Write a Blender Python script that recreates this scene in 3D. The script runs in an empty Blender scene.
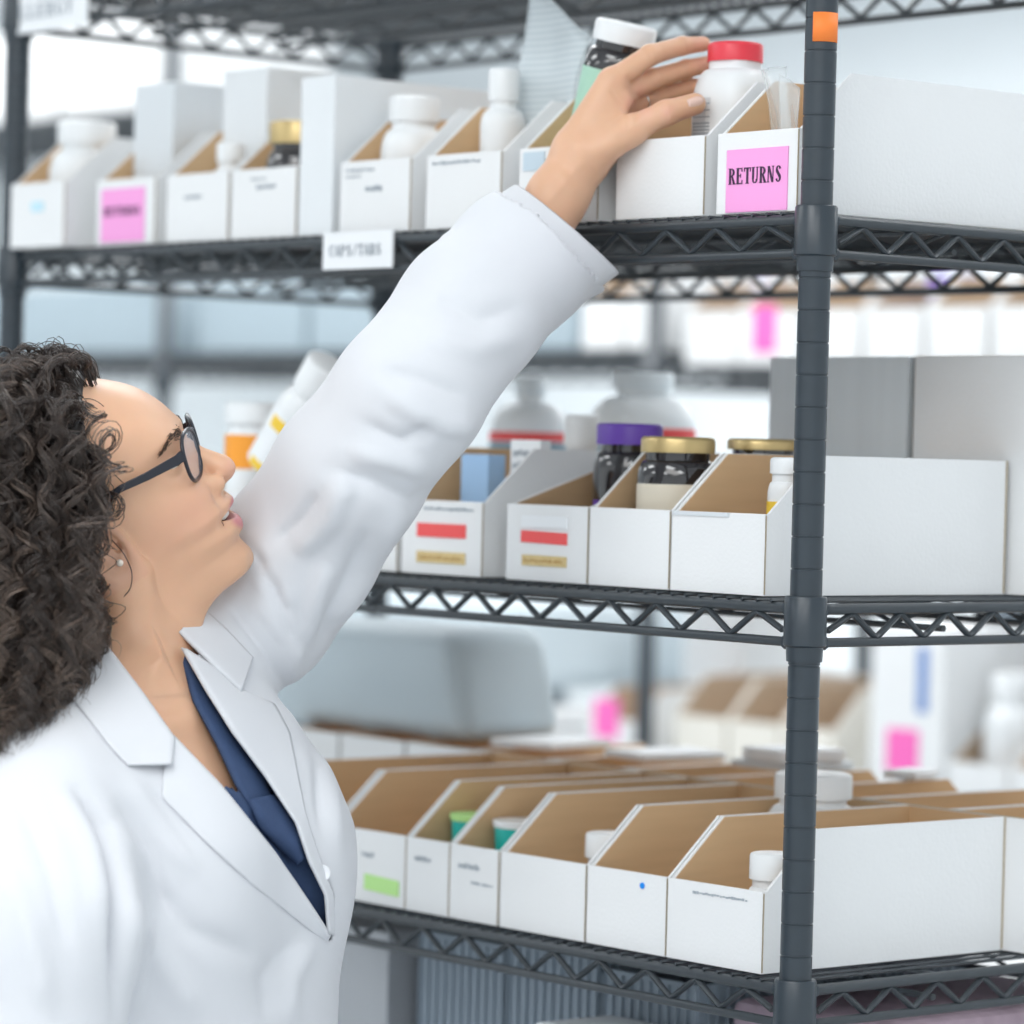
import bpy, bmesh, math, random
import numpy as np
from mathutils import Vector, Matrix
from mathutils.bvhtree import BVHTree
random.seed(7); np.random.seed(7)
sc = bpy.context.scene
COL = sc.collection
PI = math.pi

# ------------------------------------------------------------- camera
F_PX = 3592.2573
CP = np.array([2.01217, -1.99718, 1.5]); YAW, PIT, ROL = 2.442194, -.01566386, .02594163
def cam_basis():
    v = np.array([math.cos(YAW)*math.cos(PIT), math.sin(YAW)*math.cos(PIT), math.sin(PIT)])
    r0 = np.array([math.sin(YAW), -math.cos(YAW), 0]); u0 = np.cross(r0, v)
    r = math.cos(ROL)*r0+math.sin(ROL)*u0
    return r, np.cross(r, v), v
CR, CU, CV = cam_basis()
cam_d = bpy.data.cameras.new('camera'); cam = bpy.data.objects.new('camera', cam_d); COL.objects.link(cam)
cam_d.sensor_width = 36; cam_d.lens = F_PX/1024*36
m = Matrix.Identity(4)
for i in range(3):
    m[i][0] = CR[i]; m[i][1] = CU[i]; m[i][2] = -CV[i]; m[i][3] = CP[i]
cam.matrix_world = m
cam_d.dof.use_dof = True; cam_d.dof.focus_distance = 2.84; cam_d.dof.aperture_fstop = 3.7
cam_d.clip_start = .05
sc.camera = cam
sc.view_settings.view_transform = 'Standard'; sc.view_settings.look = 'None'
sc.view_settings.gamma = 1; sc.view_settings.exposure = .31
sc.view_settings.use_curve_mapping = False

# ------------------------------------------------------------- materials
MATS = {}
def mat(name, col, rough=.5, metal=0, spec=.5, noise=0, nscale=20, bump=0, bscale=200, emit=None, trans=0, alpha=1, sss=0, sheen=0, coat=0, col2=None, stretch=None):
    if name in MATS: return MATS[name]
    M = bpy.data.materials.new(name); M.use_nodes = True
    nt = M.node_tree; b = nt.nodes['Principled BSDF']
    b.inputs['Base Color'].default_value = (*col, 1); b.inputs['Roughness'].default_value = rough
    b.inputs['Metallic'].default_value = metal; b.inputs['Specular IOR Level'].default_value = spec
    b.inputs['Transmission Weight'].default_value = trans; b.inputs['Alpha'].default_value = alpha
    b.inputs['Coat Weight'].default_value = coat
    if sss:
        b.inputs['Subsurface Weight'].default_value = sss; b.inputs['Subsurface Radius'].default_value = (.012, .005, .003); b.inputs['Subsurface Scale'].default_value = 1
    if sheen: b.inputs['Sheen Weight'].default_value = sheen
    tc = nt.nodes.new('ShaderNodeTexCoord')
    src = tc.outputs['Object']
    if stretch:
        mp = nt.nodes.new('ShaderNodeMapping'); mp.inputs['Scale'].default_value = stretch
        nt.links.new(src, mp.inputs['Vector']); src = mp.outputs['Vector']
    if noise or col2:
        n = nt.nodes.new('ShaderNodeTexNoise'); n.inputs['Scale'].default_value = nscale; n.inputs['Detail'].default_value = 4
        nt.links.new(src, n.inputs['Vector'])
        mx = nt.nodes.new('ShaderNodeMix'); mx.data_type = 'RGBA'
        c2 = col2 if col2 else tuple(max(0, c*(1-noise)) for c in col)
        mx.inputs[6].default_value = (*col, 1); mx.inputs[7].default_value = (*c2, 1)
        nt.links.new(n.outputs['Fac'], mx.inputs[0]); nt.links.new(mx.outputs[2], b.inputs['Base Color'])
    if bump:
        n2 = nt.nodes.new('ShaderNodeTexNoise'); n2.inputs['Scale'].default_value = bscale
        nt.links.new(src, n2.inputs['Vector'])
        bp = nt.nodes.new('ShaderNodeBump'); bp.inputs['Strength'].default_value = bump; bp.inputs['Distance'].default_value = .002
        nt.links.new(n2.outputs['Fac'], bp.inputs['Height']); nt.links.new(bp.outputs['Normal'], b.inputs['Normal'])
    if emit:
        b.inputs['Emission Color'].default_value = (*emit[:3], 1); b.inputs['Emission Strength'].default_value = emit[3]
    MATS[name] = M
    return M

STEEL = mat('charcoal_epoxy', (.024, .037, .050), .34, spec=.6, noise=.25, nscale=60)
STEEL2 = mat('charcoal_wire', (.036, .045, .053), .4, spec=.55)
BOXW = mat('white_cardboard', (.84, .85, .855), .75, noise=.05, nscale=14, bump=.15, bscale=300)
BOXW2 = mat('white_cardboard_grey', (.70, .74, .77), .75, noise=.06, nscale=14)
KRAFT = mat('kraft_cardboard', (.72, .49, .28), .85, col2=(.62, .42, .24), nscale=9, stretch=(1, 1, 14), bump=.1)
KRAFT2 = mat('kraft_edge', (.50, .42, .31), .9, noise=.2, nscale=200)
WPLA = mat('white_plastic', (.84, .86, .87), .35, noise=.02, sss=0)
PINK = mat('pink_paper', (.93, .38, .74), .7)
HOTPINK = mat('hot_pink_paper', (.95, .16, .52), .7)
INK = mat('dark_ink', (.05, .02, .06), .6)
GREYINK = mat('grey_ink', (.38, .42, .46), .7)
ORANGE = mat('orange_sticker', (.95, .24, .04), .6)
REDL = mat('red_label', (.88, .10, .10), .6)
YELL = mat('tan_label', (.80, .62, .30), .7, noise=.3, nscale=300)
PAPER = mat('white_paper', (.86, .88, .90), .7)
RED = mat('red_plastic', (.80, .045, .07), .35)
AMBERDARK = mat('dark_glass', (.018, .016, .018), .08, spec=.7, coat=.5)
GOLD = mat('gold_lid', (.62, .47, .22), .35, metal=.6, noise=.2, nscale=40)
PURPLE = mat('purple_plastic', (.14, .055, .42), .4)
CREAM = mat('cream_label', (.74, .68, .56), .6, noise=.1)
MINT = mat('mint_label', (.42, .68, .54), .6, noise=.08)
TEAL = mat('teal_plastic', (.01, .48, .42), .4)
LIME = mat('lime_sticker', (.50, .82, .30), .6)
AMBER = mat('orange_label', (.95, .36, .03), .5)
BLUEP = mat('pale_blue_card', (.36, .56, .82), .6)
BLUE = mat('blue_print', (.16, .28, .58), .6)
GREENP = mat('green_stripe', (.05, .50, .34), .5)
CLEAR = mat('clear_plastic_bag', (.82, .88, .90), .25, alpha=.32, noise=.1, nscale=30)
BINP = mat('frosted_plastic_bin', (.74, .78, .81), .45, noise=.08, nscale=20, stretch=(8, 8, .4))
BINW = mat('pale_plastic_bin', (.80, .83, .85), .5, noise=.05)
GREYBIN = mat('grey_plastic_bin', (.80, .85, .88), .5, noise=.12, nscale=12, stretch=(6, 6, .3))

# ------------------------------------------------------------- mesh helpers
class MB:
    def __init__(s): s.v = []; s.f = []; s.mi = []
    def add(s, vs, fs, mi=0):
        o = len(s.v); s.v += [tuple(map(float, p)) for p in vs]; s.f += [tuple(i+o for i in f) for f in fs]; s.mi += [mi]*len(fs)
        return s
    def box(s, x0, x1, y0, y1, z0, z1, mi=0):
        vs = [(x, y, z) for z in (z0, z1) for y in (y0, y1) for x in (x0, x1)]
        return s.add(vs, [(0, 2, 3, 1), (4, 5, 7, 6), (0, 1, 5, 4), (2, 6, 7, 3), (0, 4, 6, 2), (1, 3, 7, 5)], mi)
    def prism(s, poly, d, axis='y', mi=0):
        """poly of 2D points swept along an axis from d[0] to d[1]; axis x: poly=(y,z); y: poly=(x,z); z: poly=(x,y)"""
        n = len(poly)
        def P(p, t): return (t, p[0], p[1]) if axis == 'x' else (p[0], t, p[1]) if axis == 'y' else (p[0], p[1], t)
        vs = [P(p, d[0]) for p in poly]+[P(p, d[1]) for p in poly]
        fs = [tuple(range(n))[::-1], tuple(range(n, 2*n))]+[(i, (i+1) % n, n+(i+1) % n, n+i) for i in range(n)]
        return s.add(vs, fs, mi)
    def tube(s, pts, r, n=6, mi=0, caps=True):
        pts = [Vector(p) for p in pts]; k = len(pts); vs = []; fs = []
        rr = r if hasattr(r, '__len__') else [r]*k
        t0 = (pts[1]-pts[0]).normalized(); up = Vector((0, 0, 1)) if abs(t0.z) < .9 else Vector((1, 0, 0))
        a = t0.cross(up).normalized()
        for i, p in enumerate(pts):
            t = (pts[min(i+1, k-1)]-pts[max(i-1, 0)]).normalized()
            a = (a-t*a.dot(t)).normalized(); b = t.cross(a)
            for j in range(n):
                q = 2*PI*j/n; vs.append(p+(a*math.cos(q)+b*math.sin(q))*rr[i])
        for i in range(k-1):
            for j in range(n): fs.append((i*n+j, i*n+(j+1) % n, (i+1)*n+(j+1) % n, (i+1)*n+j))
        if caps: fs += [tuple(range(n))[::-1], tuple(range((k-1)*n, k*n))]
        return s.add(vs, fs, mi)
    def lathe(s, prof, n=28, mi=0, c=(0, 0, 0), sq=0):
        """prof = [(r,z)..]; sq>0 squares the section"""
        vs = []; fs = []; k = len(prof)
        for r, z in prof:
            for j in range(n):
                q = 2*PI*j/n; cx, cy = math.cos(q), math.sin(q)
                if sq:
                    e = 2+sq*6; m_ = (abs(cx)**e+abs(cy)**e)**(-1/e)
                    cx, cy = cx*m_, cy*m_
                vs.append((c[0]+r*cx, c[1]+r*cy, c[2]+z))
        for i in range(k-1):
            for j in range(n): fs.append((i*n+j, i*n+(j+1) % n, (i+1)*n+(j+1) % n, (i+1)*n+j))
        fs += [tuple(range(n))[::-1], tuple(range((k-1)*n, k*n))]
        return s.add(vs, fs, mi)
    def build(s, name, mats, parent=None, smooth=False, loc=None, bevel=0, auto=None):
        me = bpy.data.meshes.new(name); me.from_pydata(s.v, [], s.f)
        for mm in (mats if isinstance(mats, (list, tuple)) else [mats]): me.materials.append(mm)
        me.polygons.foreach_set('material_index', s.mi)
        o = bpy.data.objects.new(name, me); COL.objects.link(o)
        if smooth or auto:
            me.polygons.foreach_set('use_smooth', [True]*len(me.polygons))
            if auto: me.set_sharp_from_angle(angle=math.radians(auto))
        if parent: o.parent = parent
        if loc: o.location = loc
        if bevel:
            b = o.modifiers.new('bevel', 'BEVEL'); b.width = bevel; b.segments = 2; b.limit_method = 'ANGLE'
        return o
def tag(o, label=None, cat=None, group=None, kind=None):
    if label: o['label'] = label
    if cat: o['category'] = cat
    if group: o['group'] = group
    if kind: o['kind'] = kind
    return o
def empty(name, loc, rz=0, rot=None):
    o = bpy.data.objects.new(name, None); COL.objects.link(o); o.location = loc
    o.rotation_euler = rot if rot else (0, 0, rz); o.empty_display_size = .05
    return o

# ------------------------------------------------------------- the room
FLOOR = mat('pale_vinyl_floor', (.55, .58, .60), .35, noise=.08, nscale=3)
WALL = mat('pale_wall_paint', (.84, .88, .90), .8, noise=.03, nscale=2)
CEIL = mat('white_ceiling_tile', (.85, .86, .87), .9, noise=.04, nscale=60)
TRIM = mat('white_trim', (.8, .8, .8), .6)
def struct(name, mb, m_):
    o = mb.build(name, m_); o['kind'] = 'structure'; return o
struct('floor', MB().box(-9, 4, -5, 6, -.1, 0), FLOOR)
struct('wall_back', MB().box(-9, 4, 6, 6.1, 0, 3), WALL)
struct('wall_left', MB().box(-9.1, -9, -5, 6.1, 0, 3), WALL)
struct('ceiling', MB().box(-9.1, 4, -5, 6.1, 3, 3.1), CEIL)
struct('baseboard_back', MB().box(-9, 4, 5.98, 6, 0, .1), TRIM)
struct('baseboard_left', MB().box(-9, -8.98, -5, 5.98, 0, .1), TRIM)
w = bpy.data.worlds.new('daylight'); sc.world = w; w.use_nodes = True
w.node_tree.nodes['Background'].inputs[0].default_value = (.90, .96, 1, 1)
w.node_tree.nodes['Background'].inputs[1].default_value = .85
PANEL = mat('lit_diffuser', (.9, .9, .9), .5, emit=(.97, .99, 1, 6.0))
for i, (x, y) in enumerate([(-7, 4.2), (-4.6, 4.2), (-2.2, 4.2), (.2, 4.2), (-7, 1.05), (-4.6, 1.05), (-2.2, 1.05), (.2, 1.05), (-4.6, -1.6), (-2.2, -1.6), (.4, -1.6), (2.4, -1.6), (-2.2, -3.8), (.4, -3.8)]):
    e = empty('ceiling_light', (x, y, 2.94)); tag(e, 'long lit white fluorescent panel on the ceiling above the aisles', 'light', 'ceiling panels')
    MB().box(-.62, .62, -.32, .32, 0, .06).build('frame', TRIM, e)
    MB().box(-.59, .59, -.29, .29, -.006, .0).build('diffuser', PANEL, e)
def area(x, y, z, sx, sy, e, rot=(0, 0, 0), col=(1, 1, 1)):
    l = bpy.data.lights.new('lamp', 'AREA'); l.shape = 'RECTANGLE'; l.size = sx; l.size_y = sy; l.energy = e; l.color = col
    o = bpy.data.objects.new('ceiling_lamp', l); COL.objects.link(o); o.location = (x, y, z); o.rotation_euler = rot
area(1.6, -2.6, 2.9, 2.6, 1.6, 36, col=(1, .985, .96))
area(-3.0, .9, 2.9, 4.0, .8, 32)
area(-3.0, 3.9, 2.9, 6.0, 1.8, 118)
# ------------------------------------------------------------- shelving
def wire_shelf(parent, x0, x1, y0, y1, z, nx=None, full=True, name='wire_shelf'):
    """long edges along X; z = top of the wire mat"""
    fr = MB(); t = .0045; dz = .0265
    zt, zb = z-.007, z-.007-dz
    for yy in (y0, y1):
        fr.tube([(x0+.014, yy, zt), (x1-.014, yy, zt)], t, 8); fr.tube([(x0+.014, yy, zb), (x1-.014, yy, zb)], .0038, 8)
    for xx in (x0, x1):
        fr.tube([(xx, y0+.014, zt), (xx, y1-.014, zt)], t, 8); fr.tube([(xx, y0+.014, zb), (xx, y1-.014, zb)], .0038, 8)
    s_ = fr.build(name, STEEL2, parent, auto=50)
    zz = MB()
    def zig(a, b, fx):
        L = abs(b-a)-.05; n = max(2, round(L/.0295)); pts = []; st = -1
        n += n % 2
        for k in range(n+1):
            c = a+.025*(1 if b > a else -1)+(b-a-.05*(1 if b > a else -1))*k/n
            hh = (zt-.0035) if k % 2 else (zb+.003)
            if k in (0, n): hh = (zt+zb)/2-.004
            pts.append(fx(c, hh))
        # round the corners a little
        q = [pts[0]]
        for k in range(1, len(pts)-1):
            A, B, C_ = Vector(pts[k-1]), Vector(pts[k]), Vector(pts[k+1])
            q += [B.lerp(A, .16), B.lerp(A, .03)*.5+B.lerp(C_, .03)*.5, B.lerp(C_, .16)]
        q.append(pts[-1])
        zz.tube(q, .0027, 6)
    zig(x1, x0, lambda c, h: (c, y0, h)); zig(x1, x0, lambda c, h: (c, y1, h))
    zig(y0, y1, lambda c, h: (x0, c, h)); zig(y0, y1, lambda c, h: (x1, c, h))
    zz.build('zigzag_brace', STEEL2, s_, auto=60)
    mt = MB(); n = int((x1-x0-.04)/.0165)
    for k in range(n+1):
        x = x0+.02+(x1-x0-.04)*k/n
        mt.tube([(x, y0-.003, z-.0017), (x, y1+.003, z-.0017)], .0016, 5)
    for k in (1, 2):
        y = y0+(y1-y0)*k/3
        mt.tube([(x0+.004, y, z-.006), (x1-.004, y, z-.006)], .003, 6)
        mt.tube([(x0+.004, y, z-.024), (x1-.004, y, z-.024)], .003, 6)
        q = []; nn = int((x1-x0)/.05)
        for j in range(nn+1): q.append((x0+.01+(x1-x0-.02)*j/nn, y, z-.007 if j % 2 else z-.022))
        mt.tube(q, .002, 5)
    mt.build('wire_mat', STEEL2, s_)
    return s_
def post(parent, x, y, z1, levels, mark=False):
    r = .0127; mb = MB(); prof = [(r*.9, 0), (r, .002)]; z = .02
    while z < z1-.01:
        if z > .9 and z < 2.2:
            prof += [(r, z-.0008), (r-.0007, z-.0005), (r-.0007, z+.0005), (r, z+.0008)]
        z += .0254
    prof += [(r, z1-.002), (r*.9, z1)]
    mb.lathe(prof, 32)
    p = mb.build('post', STEEL, parent, loc=(x, y, 0), auto=35)
    for zl in levels:
        c = MB(); R_ = .0168
        c.lathe([(r+.0002, -.048), (.0142, -.048), (.0145, -.043), (.0147, -.0365), (R_-.0008, -.0362), (R_+.0003, -.035), (R_, .002), (R_-.001, .0035), (r+.0002, .0036)], 32)
        for zz in (-.007, -.0335):
            for dx, dy in ((1 if x < -.5 else -1, 0), (0, 1 if y < .2 else -1)):
                c.tube([(dx*.014, dy*.014, zz), (dx*.021, dy*.021, zz)], .0062, 10)
        o = c.build('collar', STEEL, p, loc=(0, 0, zl), auto=40)
    f = MB().lathe([(.017, 0), (.02, .006), (.012, .02)], 20).build('foot', STEEL, p)
    return p
LV = [.20, .785, 1.090, 1.392, 1.699, 1.962]
LX, DY = 1.175, .489
unit = empty('wire_shelving_unit', (0, 0, 0))
tag(unit, 'charcoal wire shelving unit with round ringed posts, nearest the camera, holding the open white boxes', 'shelving unit')
for i, (x, y) in enumerate([(0, 0), (-LX, 0), (-LX, DY), (0, DY)]):
    post(unit, x, y, 2.06, LV)
for z in LV: wire_shelf(unit, -LX, 0, 0, DY, z)

# shared shape of a background unit
CL = [.2, 1.03, 1.64]
YC = 1.60
far = empty('wire_shelving_unit', (0, 0, 0)); tag(far, 'blurred long run of dark wire shelving across the far aisle, behind the nearest unit', 'shelving unit')
XC = [-4.50, -3.225, -1.945, -.70]
for i, x in enumerate(XC):
    for y in (YC, YC+.46):
        p = MB().lathe([(.0135, 0), (.0135, 2.3 if i < 2 else 1.83)], 16).build('post', STEEL, far, loc=(x, y, 0), smooth=True)
        for zl in CL+([2.10] if i < 2 else []): MB().lathe([(.019, -.045), (.019, .004)], 16).build('collar', STEEL, p, loc=(0, 0, zl), smooth=True)
for i in range(3):
    for z in ([.2, 1.03, 1.665] if i < 2 else CL)+([2.10] if i == 0 else []): wire_shelf(far, XC[i]+.002, XC[i+1]-.002, YC, YC+.46, z)
# ------------------------------------------------------------- bins
def bin_mesh(w_, d, hf, hb, sl, t=.0028, inner=1):
    """open-front bin: low front wall, sides slope up to the tall back; front at y=0, left at x=0"""
    mb = MB()
    prof = [(0, 0), (d, 0), (d, hb), (sl, hb), (.004, hf), (0, hf)]
    for x in (0, w_-t):
        o = len(mb.v)
        mb.prism(prof, (x, x+t), 'x', 0)
    mb.box(t, w_-t, 0, t, 0, hf, 0)
    mb.box(t, w_-t, d-t, d, 0, hb, 0)
    mb.box(t, w_-t, t, d-t, 0, t, 0)
    # kraft lining, a hair inside the walls
    e = .0006
    prin = [(t, t), (d-t, t), (d-t, hb-.0004), (sl+.001, hb-.0004), (.0045, hf-.001), (t, hf-.001)]
    mb.prism(prin, (t, t+e), 'x', 1); mb.prism(prin, (w_-t-e, w_-t), 'x', 1)
    mb.box(t+e, w_-t-e, t, t+e, t, hf-.0006, 1); mb.box(t+e, w_-t-e, d-t-e, d-t, t, hb-.0006, 1)
    mb.box(t+e, w_-t-e, t+e, d-t-e, t, t+e, 1)
    # bare kraft along the raw cut edges: back top corners and the folded corner seam at the front
    mb.box(w_-.0003, w_+.0004, .0, .0012, .001, hf-.001, 2); mb.box(w_-.0003, w_+.0004, d-.0022, d, .001, hb, 2)
    mb.box(t, w_-t, d-t, d, hb-.0002, hb+.0003, 2)
    return mb
BW, BD, BHF, BHB, BSL = .103, .284, .0655, .1135, .058
def add_bin(x1, y, z, label, w_=BW, d=BD, hf=BHF, hb=BHB, sl=BSL, back=False, group=None, mats=None, name='cardboard_bin', tilt=0, lift=.001):
    """x1 = right edge of the front"""
    mb = bin_mesh(w_, d, hf, hb, sl)
    o = mb.build(name, mats or [BOXW, KRAFT, KRAFT2])
    if back: o.location = (x1, y, z+lift); o.rotation_euler = (0, 0, PI+tilt)
    else: o.location = (x1-w_-.006, y, z+lift); o.rotation_euler = (0, 0, tilt)
    tag(o, label, 'box', group)
    return o
def sticker(parent, x0, x1, z0, z1, m_, name='sticker', skew=0, y=-.0006, th=.0006, rag=0):
    """flat sticker on a bin's front; metres from the bin's own left/bottom"""
    mb = MB(); mb.prism([(x0, z0), (x1, z0-skew), (x1, z1-skew), (x0, z1)], (y-th, y+.0005), 'y')
    return mb.build(name, m_, parent)
def scribble(parent, x0, x1, z0, z1, m_=None, name='small_print', seed=1, y=-.0004, lines=1):
    rnd = random.Random(seed); mb = MB()
    for k in range(lines):
        zz = z0+(z1-z0)*(k+.1)/lines; zh = (z1-z0)/lines*.7; x = x0
        while x < x1:
            ww = rnd.uniform(.0012, .003)
            mb.box(x, min(x+ww, x1), y-.0003, y+.0005, zz+zh*rnd.uniform(0, .3), zz+zh*rnd.uniform(.6, 1)); x += ww+rnd.uniform(.0006, .0016)
    return mb.build(name, m_ or GREYINK, parent)
# letters with thick stems and small serifs on a unit cell (x 0..1, z 0..1)
def letters(mb, text, x0, z0, cw, ch, y, thick=.0005, gap=.14):
    def R_(a, b, c, d, ox): mb.box(ox+a*cw, ox+b*cw, y-thick, y, z0+c*ch, z0+d*ch)
    def P(pl, ox): mb.prism([(ox+a*cw, z0+b*ch) for a, b in pl], (y-thick, y), 'y')
    def arc(cx, cz, rx, rz, a0, a1, w0, w1, ox):
        n = 10; o_ = []; i_ = []
        for k in range(n+1):
            a = math.radians(a0+(a1-a0)*k/n); tt = w0+(w1-w0)*abs(math.cos(a))
            o_.append((cx+rx*math.cos(a), cz+rz*math.sin(a))); i_.append((cx+(rx-tt)*math.cos(a), cz+(rz-tt*.55)*math.sin(a)))
        for k in range(n): P([o_[k], o_[k+1], i_[k+1], i_[k]], ox)
    ox = x0
    for c in text:
        if c in 'RETFPLIHABD' and c != 'T' and c != 'A':
            R_(.08, .34, 0, 1, ox); R_(0, .42, 0, .05, ox); R_(0, .42, .95, 1, ox)
        if c == 'R' or c == 'P' or c == 'B':
            arc(.34, .74, .52, .26, -90, 90, .07, .26, ox)
        if c == 'R': P([(.40, .5), (.60, .5), (.98, .0), (.70, .0)], ox); R_(.64, 1.04, 0, .05, ox)
        if c == 'B': arc(.34, .26, .58, .26, -90, 90, .07, .26, ox)
        if c in 'EFL':
            if c != 'L': R_(.34, .86, .93, 1, ox); R_(.78, .86, .76, 1, ox); R_(.34, .68, .48, .55, ox); R_(.62, .68, .40, .63, ox)
            if c != 'F': R_(.34, .9, 0, .07, ox); R_(.82, .9, 0, .25, ox)
        if c == 'T': R_(.36, .62, 0, 1, ox); R_(.26, .72, 0, .05, ox); R_(.02, .96, .93, 1, ox); R_(.02, .10, .74, 1, ox); R_(.88, .96, .74, 1, ox)
        if c == 'U': R_(.08, .32, .25, 1, ox); R_(.74, .84, .25, 1, ox); R_(0, .40, .95, 1, ox); R_(.64, .94, .95, 1, ox); arc(.46, .26, .38, .26, 180, 360, .07, .2, ox)
        if c == 'N': R_(.10, .18, 0, 1, ox); R_(.80, .88, 0, 1, ox); P([(.06, 1), (.34, 1), (.90, 0), (.66, 0)], ox); R_(0, .28, 0, .05, ox); R_(.70, .98, .95, 1, ox)
        if c == 'S':
            arc(.48, .73, .36, .27, 20, 230, .07, .24, ox); arc(.46, .27, .38, .27, -160, 50, .07, .24, ox)
            P([(.14, .66), (.36, .76), (.84, .34), (.60, .24)], ox)
        if c == 'C': arc(.52, .5, .46, .5, 40, 320, .07, .26, ox); R_(.80, .88, .68, .95, ox)
        if c == 'A': P([(.40, 1), (.60, 1), (1.0, 0), (.72, 0)], ox); P([(.42, 1), (.50, .92), (.14, 0), (.04, 0)], ox); R_(.22, .76, .28, .35, ox)
        if c == '/': P([(.7, 1), (.85, 1), (.3, 0), (.15, 0)], ox)
        if c == 'G': arc(.52, .5, .46, .5, 40, 320, .07, .26, ox); R_(.66, .9, .05, .45, ox)
        if c == 'Y': R_(.38, .62, 0, .45, ox); P([(.38, .45), (.62, .45), (.30, 1), (.04, 1)], ox); P([(.52, .40), (.60, .45), (.96, 1), (.86, 1)], ox)
        ox += cw*(1+gap)
    return mb
z1, z2, z3, z4 = 1.699, 1.392, 1.090, .785
# --- upper shelf, left to right
yF = .006
b = add_bin(-1.0515, -.015, z1, 'white open-front box at the left end of the upper shelf, beside the left post', w_=.100)
sticker(b, .04, .062, .036, .046, mat('faint_blue', (.55, .78, .88), .7), 'blue_mark')
b = add_bin(-.921, yF, z1, 'white open-front box with a blurred pink label, near the left of the upper shelf')
p = sticker(b, .010, .086, .003, .056, PINK, 'pink_label')
letters(MB(), 'RETURNS', .016, .029, .0082, .009, -.0014).build('lettering', INK, p)
b = add_bin(-.797, yF, z1, 'white open-front box with small bottle cap showing, third from left on the upper shelf'); scribble(b, .03, .06, .040, .046, seed=3)
b = add_bin(-.688, yF, z1, 'white open-front box holding a gold-lidded jar on the upper shelf'); scribble(b, .04, .07, .045, .052, seed=4); scribble(b, .03, .055, .054, .058, seed=8)
b = add_bin(-.517, yF, z1, 'white open-front box with a white bottle, just above the hanging shelf-edge label'); scribble(b, .008, .05, .055, .060, seed=5); scribble(b, .038, .062, .035, .045, seed=6); scribble(b, .008, .03, .050, .0535, seed=9)
b = add_bin(-.390, yF, z1, 'white open-front box with a printed line along its top, left of the wrist'); scribble(b, .008, .075, .056, .061, seed=7)
b = add_bin(-.262, yF, z1, 'white open-front box partly hidden behind the wrist, holding the mint-labelled bottle'); sticker(b, .006, .034, .046, .062, mat('greyblue_sticker', (.55, .66, .74), .7)); scribble(b, .008, .06, .052, .058, seed=12)
b = add_bin(-.131, yF, z1, 'plain white open-front box directly below the red-capped bottle', w_=.107)
b = add_bin(-.021, yF, z1, 'white open-front box with the sharp pink RETURNS label beside the front post', w_=.094, tilt=-.02)
p = sticker(b, .012, .084, .001, .0515, PINK, 'pink_label')
letters(MB(), 'RETURNS', .0155, .0235, .0080, .0130, -.0014).build('lettering', INK, p)
# --- middle shelf
b = add_bin(-.048, yF, z2, 'plain white open-front box next to the front post on the middle shelf', w_=.110); sticker(b, .001, .068, .062, .0655, BOXW2, 'torn_tape')
b = add_bin(-.161, yF, z2, 'plain white open-front box holding the gold-lidded jar with cream label, middle shelf', w_=.099)
b = add_bin(-.263, yF, z2, 'white open-front box with red and tan stickers, half filled by the purple-capped bottle', w_=.106, sl=.15)
p = sticker(b, .020, .080, .033, .043, REDL, 'red_sticker', skew=.001); p = sticker(b, .022, .080, .013, .022, YELL, 'tan_sticker'); scribble(b, .025, .075, .015, .020, mat('brown_ink', (.5, .3, .1), .7), seed=11, y=-.0012)
sticker(b, .020, .080, .046, .056, PAPER, 'white_sticker')
b = add_bin(-.403, yF, z2, 'white open-front box with red and tan stickers beside the raised sleeve', w_=.112)
sticker(b, .022, .090, .033, .045, REDL, 'red_sticker'); sticker(b, .022, .090, .010, .020, YELL, 'tan_sticker'); scribble(b, .026, .086, .012, .018, MATS['brown_ink'], seed=13, y=-.0012); scribble(b, .03, .10, .056, .061, seed=14)
b = add_bin(-.523, yF, z2, 'white open-front box mostly hidden behind the raised sleeve on the middle shelf', w_=.078)
b = add_bin(-.725, yF, z2, 'white open-front box between the face and the sleeve, holding the orange-banded bottle', w_=.106)
b = add_bin(-.606, yF+.01, z2, 'white open-front box behind the shoulder, under the tilted white bottle', w_=.108)
# --- lower shelf
b = add_bin(-.039, yF, z3, 'white open-front box with a fine printed line beside the front post, lower shelf', w_=.112); scribble(b, .030, .094, .0555, .0590, seed=15)
b = add_bin(-.153, yF, z3, 'white open-front box marked with a small blue dot on the lower shelf', w_=.098)
q_ = MB(); q_.lathe([(.0026, -.0006), (.0026, .0006)], 12); q_ = q_.build('blue_dot', mat('blue_dot', (.0, .25, .8), .6), b); q_.rotation_euler = (PI/2, 0, 0); q_.location = (.069, -.0008, .0555)
b = add_bin(-.254, yF, z3, 'plain white open-front box with a small white bottle, third from the post, lower shelf', w_=.111)
b = add_bin(-.369, yF, z3, 'narrow white open-front box with teal tub and grey writing, right of the narrow pair', w_=.066); scribble(b, .012, .040, .044, .052, seed=16); scribble(b, .030, .060, .032, .036, seed=17)
b = add_bin(-.437, yF, z3, 'narrow white open-front box with teal tub and grey writing, left of the narrow pair', w_=.060); scribble(b, .012, .034, .044, .052, seed=18)
b = add_bin(-.499, yF, z3, 'white open-front box with a lime green sticker beside the lab coat', w_=.108)
sticker(b, .050, .100, .012, .026, LIME, 'green_sticker', skew=.002); scribble(b, .045, .062, .040, .048, seed=19)
b = add_bin(-.613, yF, z3, 'white open-front box showing only its brown inner side beside the lab coat', w_=.11)

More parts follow.
